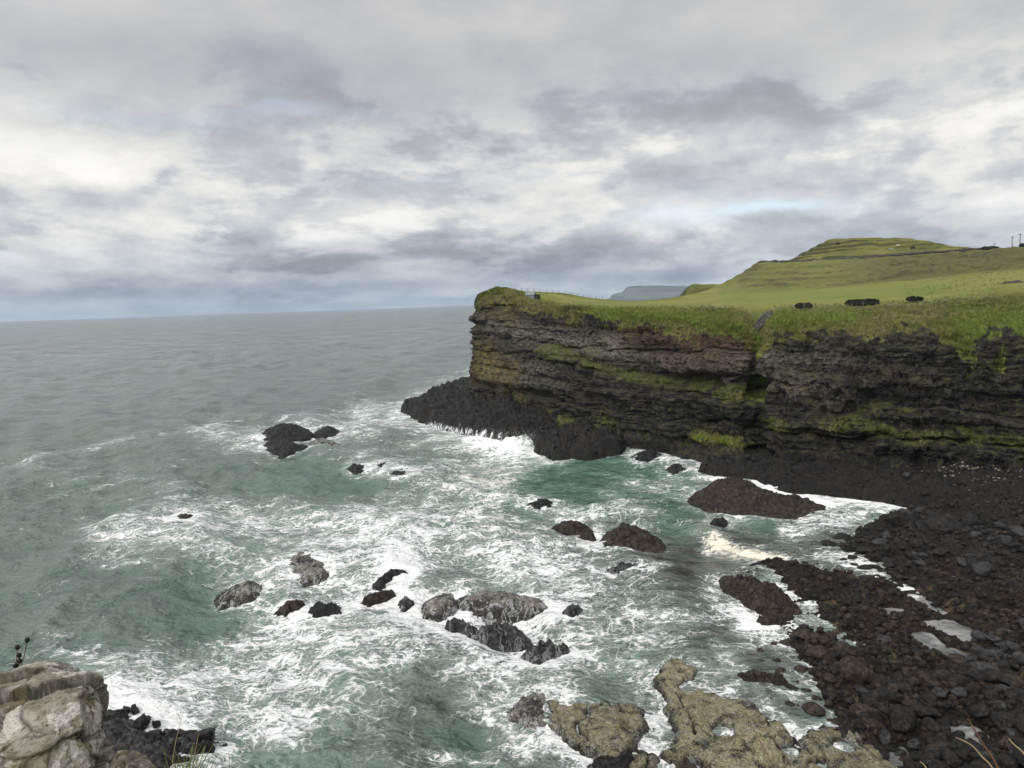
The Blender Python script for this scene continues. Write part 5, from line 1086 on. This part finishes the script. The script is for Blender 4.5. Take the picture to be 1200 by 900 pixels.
def stalk(pts, depth, rad, mat_, label, nm='grass_stalk', ear=False):
    q = curve_px(pts, depth); n_ = len(q); parts = [tube_mesh(q - q[-1], np.linspace(rad * .45, rad, n_), 5)]
    if ear: parts.append(tube_mesh(q[:9] - q[-1], rad * np.array([.5, 1.6, 2.4, 2.7, 2.7, 2.4, 1.8, 1.2, .6]), 6, .002, 3))
    o = pyobj(nm, parts, mat_); o.location = q[-1]; return tag(o, label, 'grass stalk')
stalk([(1120, 864), (1138, 873), (1150, 886), (1164, 902), (1180, 940)], 2.3, .0034, M_DRY, 'pale straw stalk crossing the small pool at the bottom right')
stalk([(1182, 866), (1190, 874), (1202, 886), (1230, 930)], 2.2, .0036, M_DRY, 'pale straw stalk cut by the right edge of the picture')
stalk([(1078, 892), (1086, 901), (1100, 930)], 2.3, .003, M_DRY, 'short straw stalk at the bottom edge beside the ochre slab')
stalk([(1134, 842), (1142, 855), (1152, 872), (1166, 893), (1185, 935)], 2.4, .0045, M_STEMB, 'curved reddish brown dock stem over the small pool', 'dock_stem')
stalk([(884, 836), (900, 858), (918, 882), (936, 920)], 2.6, .0016, M_STEMB, 'thin brown twig across the broad ochre slab, upper of two')
stalk([(876, 842), (890, 868), (905, 897), (915, 930)], 2.6, .0016, M_STEMB, 'thin brown twig across the broad ochre slab, lower of two')
stalk([(214, 838), (209, 856), (204, 880), (200, 915)], 2.5, .0012, M_DRY, 'thin dry stalk standing over the black rocks, left of two')
stalk([(233, 858), (230, 874), (226, 895), (222, 930)], 2.5, .0012, M_DRY, 'thin dry stalk standing over the black rocks, right of two')
stalk([(268, 880), (269, 894), (270, 925)], 2.5, .0013, M_DRY, 'short dry stalk at the bottom edge over green water')
tf = np.array(P(215, 960, 2.5)); parts = []
for k in range(34):
    tip = P(rb.uniform(188, 262), rb.uniform(868, 902) , 2.5 + rb.uniform(-.1, .1)); bs = P(rb.uniform(195, 245), 975, 2.5 + rb.uniform(-.08, .08))
    mid_ = (tip + bs) / 2 + np.array([rb.uniform(-.02, .02), 0, .03]); q = cr_interp(np.array([tip, mid_, bs]), np.linspace(0, 2, 9)) - tf
    parts.append(tube_mesh(q, np.linspace(.0006, .0035, 9), 4, flat=(1, .3)))
parts.append(tube_mesh([(0, 0, -.02), (0, 0, gz(tf[0], tf[1]) - tf[2] - .05)], .05, 6))
o = pyobj('grass_tuft', parts, M_BLADE); o.location = tf; tag(o, 'tuft of thin green and straw grass blades at the bottom edge below the black rocks', 'grass tuft')

# ------------------------------------------------------------------ haze
mt = bpy.data.materials.new('haze_air'); mt.use_nodes = True; nt = mt.node_tree
nt.nodes.remove(nt.nodes['Principled BSDF']); pv = nt.nodes.new('ShaderNodeVolumePrincipled')
pv.inputs['Color'].default_value = (.50, .62, .76, 1); pv.inputs['Density'].default_value = 0.00007; pv.inputs['Anisotropy'].default_value = 0.0
nt.links.new(pv.outputs[0], nt.nodes['Material Output'].inputs['Volume'])
S, z0, z1 = 17500, -4.0, 130.0
V = [(x, y, z) for z in (z0, z1) for x, y in ((-S, -S), (S, -S), (S, S), (-S, S))]
me = bpy.data.meshes.new('haze'); me.from_pydata(V, [], [(3, 2, 1, 0), (4, 5, 6, 7), (0, 1, 5, 4), (1, 2, 6, 5), (2, 3, 7, 6), (3, 0, 4, 7)])
tag(obj('haze', me, mt), kind='stuff')
